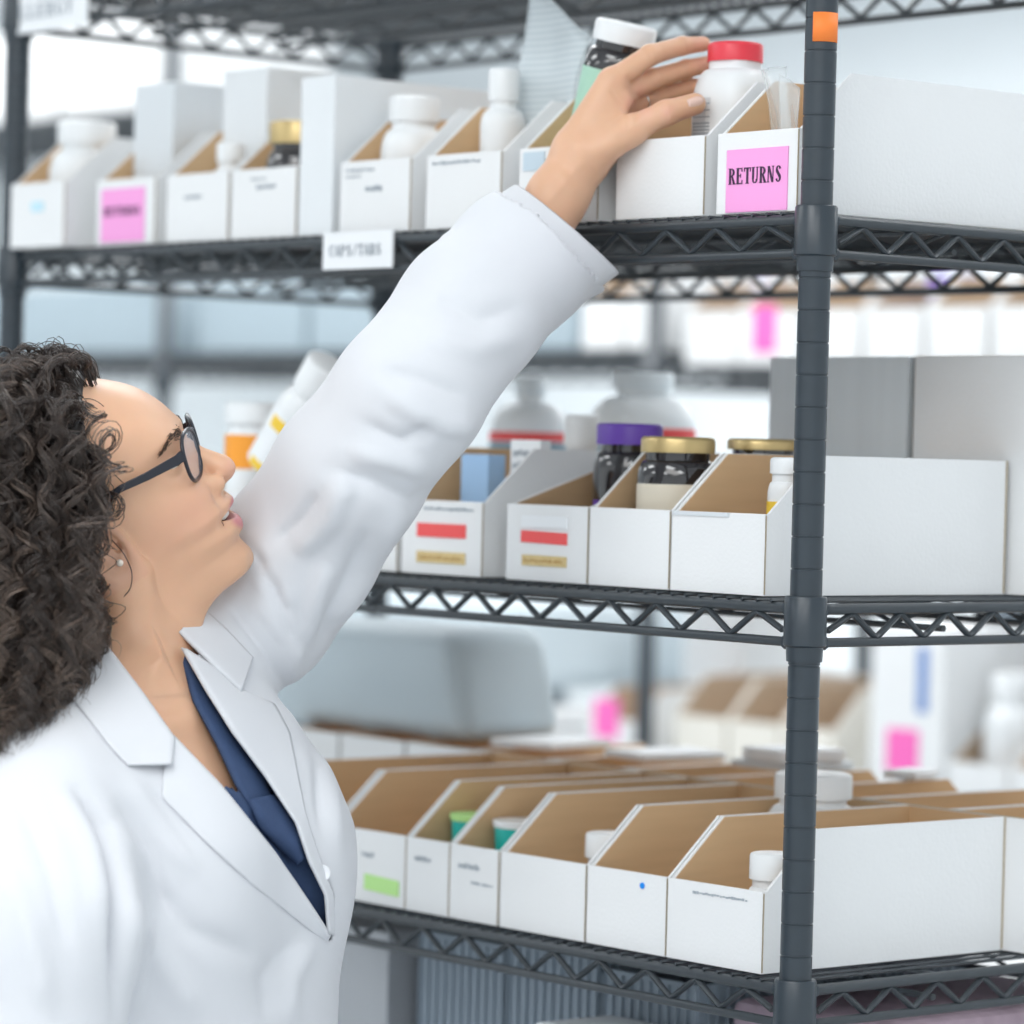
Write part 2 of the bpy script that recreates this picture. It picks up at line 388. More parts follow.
# --- second rows, backs against the first rows
yB = .574
def rowB(z, xs, tag_, **k):
    for i, (x1, w_) in enumerate(xs):
        add_bin(x1, yB, z, tag_[i], w_=w_, back=True, **k)
rowB(z3, [(-.020, .088), (-.112, .104), (-.220, .104), (-.328, .100), (-.432, .102), (-.54, .105), (-.65, .105), (-.76, .105), (-.87, .105), (-.98, .105)],
     ['white box in the rear row of the lower shelf, behind the front post box', 'rear row white box on the lower shelf, directly behind the blue-dot box', 'rear row white box on the lower shelf, behind the box with a small bottle',
      'rear row white box on the lower shelf under the large white bottle', 'rear row white box on the lower shelf, behind the narrow box with teal lid', 'rear row white box on the lower shelf, left of the row middle',
      'rear row white box on the lower shelf, behind the green-sticker box', 'rear row white box on the lower shelf near the lab coat', 'rear row white box on the lower shelf just behind the lab coat edge', 'rear row white box on the lower shelf, leftmost and hidden by the lab coat'])
rowB(z1, [(-.020, .088), (-.112, .104), (-.222, .104), (-.56, .105)],
     ['white box in the rear row of the upper shelf behind the post', 'rear row white box on the upper shelf, behind the RETURNS box', 'rear row white box on the upper shelf, behind the red-capped bottle', 'rear row white box on the upper shelf, behind the white bottle'])
0 and rowB(z2, [(-.57, .105), (-.69, .105), (-.46, .1)], ['rear row white box on the middle shelf, under the big white jug', 'rear row white box on the middle shelf, under the red-striped jug', 'rear row white box on the middle shelf, right of the big jug'])
# extra long white box side beyond the lower right box
# --- larger bins
def tub(name, x0, x1, y0, y1, z0, h, label, m_, slope=0, cat='bin', group=None, rib=0):
    mb = MB(); t = .003
    W_, D_ = x1-x0, y1-y0
    hs = h-slope
    mb.prism([(0, 0), (D_, 0), (D_, h), (0, hs)], (0, t), 'x'); mb.prism([(0, 0), (D_, 0), (D_, h), (0, hs)], (W_-t, W_), 'x')
    mb.box(t, W_-t, 0, t, 0, hs); mb.box(t, W_-t, D_-t, D_, 0, h); mb.box(t, W_-t, t, D_-t, 0, t)
    if rib:
        n = int(D_/rib)
        for k in range(n+1): mb.box(W_, W_+.003, D_*k/n-.0015 if k else 0, D_*k/n+.0015, .002, min(hs, h)-.004)
        n = int(W_/rib)
        for k in range(n+1): mb.box(max(0, W_*k/n-.0015), W_*k/n+.0015, -.003, 0, .002, hs-.004)
    o = mb.build(name, m_, loc=(x0, y0, z0+.001)); tag(o, label, cat, group); return o
tub('magazine_file', -.351, -.178, .295, .56, z2, .203, 'tall grey plastic file bin behind the middle shelf box, left of the white bin', GREYBIN)
add_bin(-.020, .56, z2, 'tall white cardboard file with slanted side at the right of the middle shelf', w_=.150, d=.265, hf=.12, hb=.203, sl=.06, back=True)
tub('storage_tub', -.689, -.638, .006, .28, z1, .147, 'tall narrow pale plastic bin standing beside the gold-lidded jar on the upper shelf', BINW)
tub('storage_tub', -1.024, -.955, .045, .15, z1+.004, .160, 'tall frosted plastic bin standing in the pink-labelled box at left', BINP)
tub('storage_tub', -.898, -.825, .065, .17, z1+.004, .168, 'tall pale plastic bin behind the gold-lidded jar', BINW)
tub('storage_tub', -.84, -.70, .30, .45, z1, .165, 'pale bin with faint pink print in the rear of the upper shelf', BINW)
# shelf below: ribbed tubs
for i, (a, c, h, y0) in enumerate([(-.62, -.50, .265, .12), (-.49, -.37, .27, .12), (-.36, -.24, .262, .12)]):
    tub('ribbed_tub', a, c, y0, .46, z4, h, ['ribbed grey-blue plastic tub under the lower shelf, nearest the lab coat', 'ribbed grey-blue plastic tub under the lower shelf, middle one', 'ribbed grey-blue plastic tub under the lower shelf, right one'][i], mat('ribbed_grey', (.30, .36, .42), .5), rib=.012, group='ribbed tubs on the bottom shelf')
tub('storage_tub', -.80, -.645, .10, .4, z4, .26, 'pale grey tub with a dark mark at the bottom left beside the lab coat', mat('mid_grey_tub', (.45, .47, .50), .5))
# ------------------------------------------------------------- bottles
def bottle(name, loc, R0, H, label, body=WPLA, cap=WPLA, capR=None, capH=None, neck=.75, lab=None, labz=(.2, .6), labarc=(0, 360), rot=None, sq=0, shr=None, ridged=False, scale_y=1, cat='bottle', band=None, group=None):
    e = empty(name, loc, rot=rot); tag(e, label, cat, group)
    capR = capR or R0*neck; capH = capH or H*.2; hb = H-capH
    nk = capR*.86
    sh = shr or min(hb*.28, R0*.8)
    pr_ = [(R0*.9, 0), (R0*.985, .002), (R0, .006)]
    zs = hb-sh-.006
    pr_.append((R0, zs))
    for k in range(1, 8):
        a = k/7*PI/2; pr_.append((nk+(R0-nk)*math.cos(a), zs+(sh)*math.sin(a)))
    pr_ += [(nk, hb-.001), (nk, hb+.002)]
    mb = MB().lathe(pr_, 40, sq=sq); ob = mb.build('body', body, e, auto=60); ob.scale = (1, scale_y, 1)
    cp = MB(); n = 60 if ridged else 36
    prc = [(capR, hb+.0005), (capR, hb+capH-.003), (capR-.0008, hb+capH-.001), (capR-.003, hb+capH), (.001, hb+capH)]
    cp.lathe(prc, n)
    if ridged:
        for i, v_ in enumerate(cp.v):
            rr = math.hypot(v_[0], v_[1])
            if rr > capR*.98 and i % 2: cp.v[i] = (v_[0]*.975, v_[1]*.975, v_[2])
    cp.build('cap', cap, e, auto=50)
    def wrap(z0_, z1_, a0, a1, m_, nm, off=.0005):
        lb = MB(); n = 40; vs = []; fs = []
        for k in range(n+1):
            a = math.radians(a0+(a1-a0)*k/n); cx, cy = math.cos(a), math.sin(a)
            if sq: ee = 2+sq*6; mm_ = (abs(cx)**ee+abs(cy)**ee)**(-1/ee); cx *= mm_; cy *= mm_
            for rr in (R0+off, R0-.0004):
                for zz in (z0_, z1_): vs.append((rr*cx, rr*cy*scale_y, zz))
        for k in range(n):
            q = 4*k; fs += [(q, q+4, q+5, q+1), (q+2, q+3, q+7, q+6), (q+1, q+5, q+7, q+3), (q, q+2, q+6, q+4)]
        lb.add(vs, fs); return lb.build(nm, m_, e, auto=50)
    if lab: wrap(zs*labz[0], zs*labz[1], labarc[0], labarc[1], lab, 'label')
    if band:
        for (b0, b1, mm, *r_) in band: wrap(zs*b0, zs*b1, *(r_ or (0, 360)), mm, 'label_band', off=.0009)
    return e
# direction facing camera from items, in degrees about z (for label arcs)
FC = math.degrees(math.atan2(-.64, .77))
# the bottle being returned
rb = bottle('pill_bottle', (-.187, .085, z1+.0045), .0325, .1475, 'white square-shouldered bottle with a red cap held by the reaching hand', cap=RED, capR=.0235, capH=.0165, sq=.12, shr=.034, rot=(0, 0, math.radians(-78)))
lb = MB()
for k in range(13):
    zz = .066+k*.0028
    if k in (0, 1, 2, 3, 4, 6, 8, 10): lb.box(.0 , .0006, -.021, -.004, zz, zz+(.0010 if k > 4 else .0016))
o_ = lb.build('printed_lines', GREYINK, rb); o_.location = (.0321, .002, 0)
lb = MB(); lb.box(0, .0003, -.0215, -.0035, .063, .0995); o_ = lb.build('label', mat('grey_label', (.66, .68, .70), .6), rb); o_.location = (.0320, .002, 0)
bottle('supplement_bottle', (-.338, .055, z1+.012), .0295, .168, 'dark bottle with mint green label and white cap tilted behind the wrist', body=AMBERDARK, capR=.027, capH=.018, lab=MINT, labz=(.08, 1.0), shr=.018, rot=(math.radians(-2), math.radians(14), math.radians(0)), band=[(.1, .4, PAPER, FC-60, FC+10)])
bottle('pill_bottle', (-1.111, .045, z1+.0045), .038, .128, 'large white bottle in the box at the left end of the upper shelf', capR=.030, capH=.024)
bottle('pill_bottle', (-.588, .060, z1+.0045), .030, .124, 'white bottle with ribbed white cap above the hanging shelf-edge label', capR=.0235, capH=.024, ridged=True)
bottle('pill_bottle', (-.462, .062, z1+.0045), .0205, .142, 'tall white bottle in the box left of the printed clear sheet', capR=.014, capH=.03)
bottle('pill_bottle', (-.848, .040, z1+.0045), .018, .094, 'small white bottle cap peeking over the third box of the upper shelf', capR=.014, capH=.02)
bottle('glass_jar', (-.742, .045, z1+.0045), .033, .108, 'dark jar with a gold lid in the fourth box of the upper shelf', body=AMBERDARK, cap=GOLD, capR=.030, capH=.022, cat='jar')
# middle shelf
bottle('supplement_bottle', (-.318, .095, z2+.0045), .0315, .134, 'dark bottle with a wide purple cap and purple label on the middle shelf', body=AMBERDARK, cap=PURPLE, capR=.029, capH=.019, lab=PURPLE, labz=(.1, .8), labarc=(FC-75, FC+5))
bottle('glass_jar', (-.220, .062, z2+.0045), .0345, .123, 'dark glass jar with gold lid and cream label on the middle shelf', body=AMBERDARK, cap=GOLD, capR=.0315, capH=.014, shr=.020, lab=CREAM, labz=(.1, 1.0), labarc=(FC-80, FC+85), band=[(.66, .74, INK, FC-55, FC+50)], cat='jar')
bottle('glass_jar', (-.216, .158, z2+.0045), .031, .1235, 'gold-lidded jar just left of the front post, behind the empty box side', body=AMBERDARK, cap=GOLD, capR=.031, capH=.010, cat='jar')
bottle('pill_bottle', (-.081, .055, z2+.0045), .0155, .108, 'small bottle with yellow band and white cap beside the front post', capR=.014, capH=.014, lab=mat('yellow_label', (.9, .6, .05), .5), labz=(.3, .95))
# big jugs behind
for args in [((-.609, .372, z2+.001), .052, .192, 'big frosted white jug with red stripe in the rear of the middle shelf', .030), ((-.780, .372, z2+.001), .040, .186, 'big white jug with red and blue stripes beside the sleeve, left of the frosted jug', .016)]:
    bottle('supplement_jug', args[0], args[1], args[2], args[3], body=mat('frosted_white', (.88, .92, .94), .45), cap=mat('frosted_cap', (.80, .87, .91), .4), capR=args[4], capH=.018, shr=.031, cat='jug', band=[(.93, 1.0, REDL), (.5, .92, mat('slate_label', (.22, .36, .44), .5))])
bottle('pill_bottle', (-.502, .20, z2+.0045), .0165, .143, 'small white bottle standing between the two big jugs', capR=.0165, capH=.03)
# left part of the middle shelf
bottle('pill_bottle', (-.795, .038, z2+.0045), .028, .148, 'white bottle with orange band and wide white lid beside the nose', capR=.029, capH=.021, shr=.004, lab=AMBER, labz=(.72, .998))
bottle('pill_bottle', (-.728, .010, z2+.090), .0255, .125, 'tilted white bottle with orange and green label beside the raised sleeve', capR=.0215, capH=.032, rot=(math.radians(-4), math.radians(37), 0), lab=PAPER, labz=(.05, .95), band=[(.72, .9, mat('yellow_label', (.9, .6, .05), .5), FC-60, FC-15), (.05, .17, MATS['yellow_label'], FC-60, FC-10), (.05, .9, GREENP, FC+14, FC+24)])
bottle('pill_bottle', (-.684, .040, z2+.0045), .0235, .098, 'white bottle standing under the tilted bottle, beside the mouth', capR=.022, capH=.024)
# cards in the stickered box
def card(name, x0, x1, y, z0, h, label, m_, th=.0015, rot=None, cat='card', **k):
    e = MB().box(0, x1-x0, 0, th, 0, h).build(name, m_, loc=(x0, y, z0)); tag(e, label, cat, **k)
    if rot: e.rotation_euler = rot
    return e
card('leaflet_card', -.50, -.462, .055, z2+.0045, .104, 'light blue card standing in the stickered box beside the sleeve', BLUEP, th=.02)
c_ = card('leaflet_card', -.455, -.414, .075, z2+.0045, .118, 'white printed card standing in the stickered box beside the sleeve', PAPER, th=.012); scribble(c_, .004, .036, .05, .112, seed=31, lines=6)
# lower shelf contents
bottle('pill_bottle', (-.075, .045, z3+.0045), .0215, .089, 'short white bottle in the box beside the front post, lower shelf', capR=.019, capH=.022, ridged=True)
bottle('pill_bottle', (-.289, .058, z3+.0045), .023, .084, 'short white bottle in the third box from the post, lower shelf', capR=.021, capH=.022, ridged=True)
for x, r_, lbl in [(-.408, .025, 'teal-sided tub with white lid in the right narrow box of the lower shelf'), (-.473, .022, 'teal-sided tub with lime rim in the left narrow box of the lower shelf')]:
    e = empty('pill_tub', (x, .06, z3+.0045)); tag(e, lbl, 'tub')
    MB().lathe([(r_*.86, 0), (r_*.98, .077)], 32).build('body', TEAL, e, auto=50)
    MB().lathe([(r_*1.02, .077), (r_*1.05, .080), (r_*1.05, .083), (.001, .083)], 32).build('lid', WPLA if x > -.45 else LIME, e, auto=50)
bottle('pill_bottle', (-.208, .222, z3+.0045), .040, .136, 'large white bottle with ribbed cap behind the front post, in the blue-dot box', capR=.034, capH=.022, shr=.016, ridged=True)
# packs lying on top of the rear row
k_ = 0
for (x, y, a, b_, h, nm, lb_) in [(-.78, .33, .08, .10, .008, 'white', 'thin white carton lying on the rear boxes, behind the lab coat'), (-.64, .36, .07, .10, .008, 'white', 'thin white carton lying on the rear boxes, second from the lab coat'), (-.50, .40, .08, .09, .008, 'blue', 'pale blue pack lying on the rear boxes below the pink note'),
                              (-.49, .405, .06, .08, .012, 'white', 'white pack stacked on the pale blue pack, on the rear boxes'), (-.345, .45, .035, .05, .008, 'white', 'white pack lying on the rear boxes left of the large white bottle')]:
    zz = z3+.1155 + (.0085 if 'stacked' in lb_ else 0)
    o = MB().box(0, a, 0, b_, 0, h).build('medicine_carton', BLUEP if nm == 'never' else BOXW2 if nm == 'blue' else PAPER, loc=(x, y, zz), bevel=.002); o.rotation_euler = (0, 0, [.2, -.15, .1, -.1, .3][k_]); tag(o, lb_, 'carton'); k_ += 1

# clear sheets, bags
def sheet(name, quad, label, m_, th=.0006, cat='bag', wav=.004, seed=1, nu=14, nv=14, mark=None):
    """curved thin sheet between four corner points (bl, br, tr, tl)"""
    rnd = random.Random(seed); ph = [rnd.uniform(0, 6) for _ in range(4)]
    A, B, C_, D = [Vector(q) for q in quad]; nrm = (B-A).cross(D-A).normalized(); vs = []; fs = []
    for s_ in (0, 1):
        for i in range(nu+1):
            for j in range(nv+1):
                u, v = i/nu, j/nv; p = A.lerp(B, u).lerp(D.lerp(C_, u), v)
                p = p+nrm*(wav*(math.sin(u*5+ph[0]+v*2)+.5*math.sin(v*9+ph[1]+u*3))+s_*th); vs.append(p)
    N = (nu+1)*(nv+1); G = lambda i, j: i*(nv+1)+j
    for i in range(nu):
        for j in range(nv):
            q = (G(i, j), G(i+1, j), G(i+1, j+1), G(i, j+1)); fs.append(q[::-1]); fs.append(tuple(x+N for x in q))
    for i in range(nu): fs.append((G(i, 0), G(i+1, 0), G(i+1, 0)+N, G(i, 0)+N)); fs.append((G(i, nv), G(i, nv)+N, G(i+1, nv)+N, G(i+1, nv)))
    for j in range(nv): fs.append((G(0, j), G(0, j)+N, G(0, j+1)+N, G(0, j+1))); fs.append((G(nu, j), G(nu, j+1), G(nu, j+1)+N, G(nu, j)+N))
    o = MB().add(vs, fs).build(name, m_, smooth=True)
    if label: tag(o, label, cat)
    return o
def lined_mat():
    M = bpy.data.materials.new('printed_clear_sheet'); M.use_nodes = True; nt = M.node_tree; b = nt.nodes['Principled BSDF']
    tc = nt.nodes.new('ShaderNodeTexCoord'); wv = nt.nodes.new('ShaderNodeTexWave'); wv.bands_direction = 'Z'; wv.inputs['Scale'].default_value = 55; wv.inputs['Distortion'].default_value = 1.5; wv.inputs['Detail Scale'].default_value = 30
    nt.links.new(tc.outputs['Object'], wv.inputs['Vector']); r_ = nt.nodes.new('ShaderNodeValToRGB')
    r_.color_ramp.elements[0].color = (.62, .70, .74, 1); r_.color_ramp.elements[1].color = (.78, .84, .87, 1)
    nt.links.new(wv.outputs['Fac'], r_.inputs[0]); nt.links.new(r_.outputs[0], b.inputs['Base Color'])
    b.inputs['Roughness'].default_value = .3; b.inputs['Alpha'].default_value = .8
    return M
def Wp(px, py, D): return tuple(CP+(CV+CR*(px-512)/F_PX-CU*(py-512)/F_PX)*D)
def Wy(px, py, y):
    q = CV+CR*(px-512)/F_PX-CU*(py-512)/F_PX; return tuple(CP+q*(y-CP[1])/q[1])
LINED = lined_mat()
sheet('leaflet_bag', [(-.484, .085, z1+.006), (-.436, .085, z1+.006), (-.372, .09, 1.870), (-.458, .085, 1.925)], 'translucent printed sheet standing upright beside the mint-labelled bottle', LINED, cat='bag', seed=3)
sheet('plastic_bag', [Wy(778, 200, .05), Wy(798, 200, .05), Wy(784, 66, .05), Wy(762, 70, .05)], 'crumpled clear plastic bag in the RETURNS box', CLEAR, cat='bag', seed=5, wav=.002)
sheet('plastic_bag', [Wy(781, 200, .030), Wy(799, 200, .030), Wy(801, 88, .035), Wy(780, 74, .035)], 'clear plastic bag with dark print behind the front post, in the RETURNS box', CLEAR, cat='bag', seed=8, wav=.002)
# shelf-edge labels and the orange mark on the post
def plate(x, z, w_, h, text, label, cw, ch, px=.008):
    e = MB().box(0, w_, 0, .002, 0, h).build('label_holder', mat('label_card', (.86, .88, .90), .5), loc=(x, -.0085, z)); tag(e, label, 'label')
    t_ = letters(MB(), text, px, (h-ch)/2, cw, ch, -.0004, gap=.12).build('lettering', GREYINK, e)
    return e
plate(-.631, z1-.033, .103, .034, 'CAPS/TABS', 'white label reading caps and tabs clipped on the upper shelf edge', .0078, .0105, .010)
plate(-1.189, 1.921, .155, .044, 'ALLERGY', 'white shelf-edge label at the top left corner of the photo', .0155, .015, .011)
mk = MB(); vs = []; fs = []
for k in range(13):
    a = math.radians(-75+k*8.6)+.0
    for rr in (.0126, .0134):
        for zz in (0, .023): vs.append((rr*math.cos(a), rr*math.sin(a), zz))
for k in range(12):
    q = 4*k; fs += [(q, q+4, q+5, q+1), (q+2, q+3, q+7, q+6), (q+1, q+5, q+7, q+3), (q, q+2, q+6, q+4)]
fs += [(0, 1, 3, 2), (48, 50, 51, 49)]
mk.add(vs, fs); frontpost = [c for c in unit.children if c.name.startswith('post')][0]
o = mk.build('orange_sticker', ORANGE, frontpost, smooth=True, loc=(0, 0, 1.8300)); o['label'] = 'orange square sticker'

# ------------------------------------------------------------- far shelving contents
FARK = mat('dull_kraft', (.50, .38, .27), .9)
def far_box(name, x0, x1, z, h, label, m_=BOXW, y0=YC+.02, d=.28, cat='box', mats=None):
    """open white box: walls, kraft lining"""
    mb = bin_mesh(x1-x0, d, h*.62, h, .06, t=.003); o = mb.build(name, mats or [m_, FARK, KRAFT2], loc=(x0, y0, z+.001)); tag(o, label, cat); return o
def block(name, x0, x1, y0, y1, z0, h, label, m_, cat='carton', bev=.004, taper=0):
    mb = MB().box(0, x1-x0, 0, y1-y0, 0, h)
    mb.v = [(v[0]+(taper*h if v[2] > 0 and v[0] > 0 else 0)-(taper*h if v[2] > 0 and v[0] == 0 else 0), v[1], v[2]) for v in mb.v]
    o = mb.build(name, m_, loc=(x0, y0, z0+.001), bevel=bev)
    if bev > .02: o.modifiers['bevel'].segments = 8; o.data.polygons.foreach_set('use_smooth', [True]*len(o.data.polygons))
    tag(o, label, cat); return o
# level 1.64
fb = []
for i, (a, c, lb_) in enumerate([(-2.13, -2.04, 'blurred white box beyond the red-striped jug, far aisle'), (-2.03, -1.97, 'blurred white box left of the far dark post'), (-1.90, -1.79, 'blurred white box right of the far dark post'), (-1.785, -1.66, 'blurred white box with a pink note across the aisle, seen above the frosted jug'),
                              (-1.65, -1.54, 'blurred white box just behind the front post, far aisle'), (-1.53, -1.42, 'blurred white box with purple bottle tops, far aisle at right'), (-1.41, -1.30, 'blurred white box between purple and brown tops, far right aisle'), (-1.29, -1.17, 'blurred white box with brown contents at the far right')]):
    fb.append(far_box('cardboard_bin', a, c, 1.665 if c < -1.95 else 1.64, .125, lb_))
sticker(fb[3], .030, .078, .018, .085, HOTPINK, 'pink_note')
for i, (x, m_, lb_) in enumerate([(-1.475, PURPLE, 'blurred purple-capped bottle in a far box at the right'), (-1.43, mat('lilac', (.35, .33, .6), .5), 'blurred lilac-capped bottle beside the purple one, far right'), (-1.22, mat('brown_cap', (.35, .2, .1), .5), 'blurred brown-capped jar at the far right'), (-1.825, mat('lilac2', (.45, .4, .62), .5), 'blurred mauve-capped bottle right of the far post'), (-2.085, mat('tan_cap', (.6, .45, .22), .5), 'blurred tan-lidded jar beyond the raised cuff')]):
    bottle('pill_bottle', (x, YC+.12, 1.67 if x < -1.95 else 1.645), .020, .125, lb_, cap=m_, body=m_, capR=.022, capH=.03)
for i, (a, c, h, lb_) in enumerate([(-3.17, -2.86, .105, 'wide blue-grey tub on the far shelf left of the raised sleeve'), (-2.84, -2.16, .11, 'wide blue-grey tub on the far shelf behind the raised sleeve'), (-3.90, -3.26, .105, 'wide blue-grey tub on the far shelf above the curly hair')]):
    block('storage_tub', a, c, YC+.03, YC+.33, 1.665, h+.015, lb_, mat('bluegrey_tub', (.36, .44, .49), .6), cat='tub')
# level top 2.13 and its bright boxes
for i, (a, c, lb_) in enumerate([(-3.62, -3.26, 'bright white carton high on the far shelf at the top left'), (-3.95, -3.65, 'white carton high on the far shelf, at the left edge')]):
    block('shipping_carton', a, c, YC+.03, YC+.38, 2.10, .17, lb_, BOXW)
# level 1.03
fc = []
for i, (a, c, h, lb_) in enumerate([(-2.10, -1.99, .12, 'blurred white box with a bright pink note across the aisle, lower level'), (-1.90, -1.79, .15, 'blurred cream box with brown top right of the lower far post'), (-1.785, -1.68, .15, 'blurred cream box with brown top, second right of the lower far post'), (-1.675, -1.57, .15, 'blurred cream box with brown top just left of the front post'),
                                 (-1.35, -1.24, .11, 'blurred white box holding a white bottle at lower right'), (-1.235, -1.12, .11, 'blurred white box at the right edge, lower far level')]):
    fc.append(far_box('cardboard_bin', a, c, 1.03, h, lb_, m_=mat('cream_card', (.80, .77, .70), .8) if 'cream' in lb_ else BOXW))
sticker(fc[0], .02, .075, .045, .105, HOTPINK, 'pink_note'); 
block('medicine_carton', -1.50, -1.360, YC+.02, YC+.2, 1.03, .25, 'tall white carton with blue lettering and a pink note at lower right', BOXW)
tc_ = [o for o in COL.objects if o.get('label', '').startswith('tall white carton with blue')][0]
sticker(tc_, .09, .11, .13, .22, BLUE, 'blue_print'); sticker(tc_, .035, .095, .045, .105, HOTPINK, 'pink_note')
bottle('pill_bottle', (-1.295, YC+.09, 1.035), .04, .185, 'blurred white bottle standing at the lower right of the far shelf')
block('medicine_carton', -2.20, -2.06, YC+.31, YC+.44, 1.035, .25, 'tall blurred white carton above the pink note, lower far level', BOXW)
block('storage_bag', -2.92, -2.25, YC+.02, YC+.4, 1.132, .14, 'large pale blue blurred bag lying on the far shelf under the middle shelf', mat('pale_blue_bag', (.60, .69, .74), .5, noise=.2, nscale=5), cat='bag', bev=.03, taper=-.25)
bl = block('medicine_carton', -2.50, -2.20, YC-.02, YC+.2, 1.035, .07, 'white and blue striped flat carton below the pale blue bag, far shelf', BOXW)
for k in range(3): sticker(bl, .01+.09*k, .08+.09*k, .042, .058, BLUE, 'blue_print')
block('storage_bag', -2.95, -2.52, YC-.0, YC+.35, 1.035, .094, 'greyish bundle under the pale blue bag on the far shelf', mat('grey_bundle', (.42, .50, .56), .6, noise=.5, nscale=8), cat='bag', bev=.01)
block('dark_gap_block', -1.56, -1.51, YC+.31, YC+.44, 1.035, .33, 'dark grey block standing in for a shaded gap right of the front post, far shelf', mat('dark_gap_fill', (.26, .31, .36), .6), cat='box')  # dark block put where the gap between cartons lies in shade
block('dark_gap_block', -1.29, -.95, YC+.31, YC+.44, 1.035, .36, 'dark grey block standing in for a shaded gap at the lower right edge, far shelf', MATS['dark_gap_fill'], cat='box')  # same dark filler for the shaded gap at the right edge
# low things seen under the lower shelf at right
block('storage_bag', -.21, -.03, .13, .45, z4, .255, 'lilac netted pack on the shelf under the lower right box', mat('lilac_net', (.55, .42, .50), .7, noise=.5, nscale=40), cat='bag', bev=.01)
bt = block('medicine_carton', -.34, -.215, .02, .11, z4, .225, 'pale blue-white carton at the bottom below the ribbed tubs', BOXW2)
sticker(bt, .01, .11, .195, .215, BLUE, 'blue_print')

block('storage_bag', -1.15, -.80, .315, .455, z3+.1145, .115, 'pale grey-blue soft bag lying on the rear boxes behind the sleeve, lower shelf', MATS['pale_blue_bag'], cat='bag', bev=.024, taper=-.30)
# ============================================================= the pharmacist
# modelling frame q = (X right, Y up, Z away) seen from the aisle; Q2W turns it into room coordinates
MQ = np.stack([CR, CU, CV])            # rows
def Q2W(q): return np.asarray(q) @ MQ + CP
def W2Q(w_): return (np.asarray(w_)-CP) @ MQ.T
def Q(px, py, D): return np.array([(px-512)/F_PX*D, -(py-512)/F_PX*D, D])
def toPx(q): return 512+F_PX*q[..., 0]/q[..., 2], 512-F_PX*q[..., 1]/q[..., 2]
def smin(a, b, k):
    h = np.clip(.5+.5*(b-a)/k, 0, 1); return b*(1-h)+a*h-k*h*(1-h)
def smax(a, b, k): return -smin(-a, -b, k)
def cap(P, a, b, ra, rb):
    a = np.asarray(a, np.float32); b = np.asarray(b, np.float32); d = b-a
    t = np.clip(((P-a)@d)/(d@d), 0, 1); return np.sqrt((((P-a)-t[..., None]*d)**2).sum(-1))-(ra+(rb-ra)*t)
def chain(P, pts, rs, k):
    d = None
    for i in range(len(pts)-1):
        c = cap(P, pts[i], pts[i+1], rs[i], rs[i+1]); d = c if d is None else smin(d, c, k)
    return d
def ell(P, c, ax, r):
    """ellipsoid; ax rows = unit axes"""
    L = (P-np.asarray(c, np.float32))@np.asarray(ax, np.float32).T/np.asarray(r, np.float32)
    n = np.sqrt((L**2).sum(-1)); return (n-1)*min(r)
def nets(fun, lo, hi, h):
    """surface nets over a box; returns verts, quads (faces outward of the solid fun<0)"""
    ax = [np.arange(lo[i], hi[i]+h, h, dtype=np.float32) for i in range(3)]
    n = [len(a) for a in ax]; G = np.empty(n, np.float32)
    st = max(1, int(1.5e6/(n[1]*n[2])))
    for i in range(0, n[0], st):
        P = np.stack(np.meshgrid(ax[0][i:i+st], ax[1], ax[2], indexing='ij'), -1); G[i:i+st] = fun(P)
    s = G < 0
    cells = np.zeros([k-1 for k in n], bool); c0 = s[:-1, :-1, :-1]
    for dx in (0, 1):
        for dy in (0, 1):
            for dz in (0, 1): cells |= s[dx:n[0]-1+dx, dy:n[1]-1+dy, dz:n[2]-1+dz] != c0
    idx = -np.ones(cells.shape, np.int64); I = np.argwhere(cells); idx[cells] = np.arange(len(I))
    acc = np.zeros((len(I), 3)); cnt = np.zeros(len(I))
    cor = [(a, b, c) for a in (0, 1) for b in (0, 1) for c in (0, 1)]
    for a in cor:
        for k in range(3):
            if a[k]: continue
            b = list(a); b[k] = 1
            g0 = G[I[:, 0]+a[0], I[:, 1]+a[1], I[:, 2]+a[2]]; g1 = G[I[:, 0]+b[0], I[:, 1]+b[1], I[:, 2]+b[2]]
            m_ = (g0 < 0) != (g1 < 0); t = np.where(m_, g0/np.where(m_, g0-g1, 1), 0)
            for j in range(3): acc[:, j] += np.where(m_, a[j]+(t if j == k else 0), 0)
            cnt += m_
    V = I+acc/np.maximum(cnt, 1)[:, None]; V = V*h+np.array(lo)
    qs = []
    for k in range(3):
        u, w_ = (k+1) % 3, (k+2) % 3
        sl0 = [slice(None)]*3; sl1 = [slice(None)]*3; sl0[k] = slice(0, n[k]-1); sl1[k] = slice(1, n[k])
        df = s[tuple(sl0)] != s[tuple(sl1)]; E = np.argwhere(df)
        E = E[(E[:, u] > 0) & (E[:, w_] > 0) & (E[:, u] < n[u]-1) & (E[:, w_] < n[w_]-1)]
        inside = s[tuple(sl0)][E[:, 0], E[:, 1], E[:, 2]]
        def at(du, dw):
            c = E.copy(); c[:, u] -= du; c[:, w_] -= dw; return idx[c[:, 0], c[:, 1], c[:, 2]]
        f = np.stack([at(1, 1), at(0, 1), at(0, 0), at(1, 0)], 1)
        f[~inside] = f[~inside][:, ::-1]; qs.append(f)
    return V, np.concatenate(qs)
def relax(V, Fq, it=2, lam=.5):
    e = np.concatenate([Fq[:, [0, 1]], Fq[:, [1, 2]], Fq[:, [2, 3]], Fq[:, [3, 0]]])
    for _ in range(it):
        A = np.zeros_like(V); c = np.zeros(len(V)); np.add.at(A, e[:, 0], V[e[:, 1]]); np.add.at(A, e[:, 1], V[e[:, 0]])
        np.add.at(c, e[:, 0], 1); np.add.at(c, e[:, 1], 1); V = V*(1-lam)+lam*A/np.maximum(c, 1)[:, None]
    return V
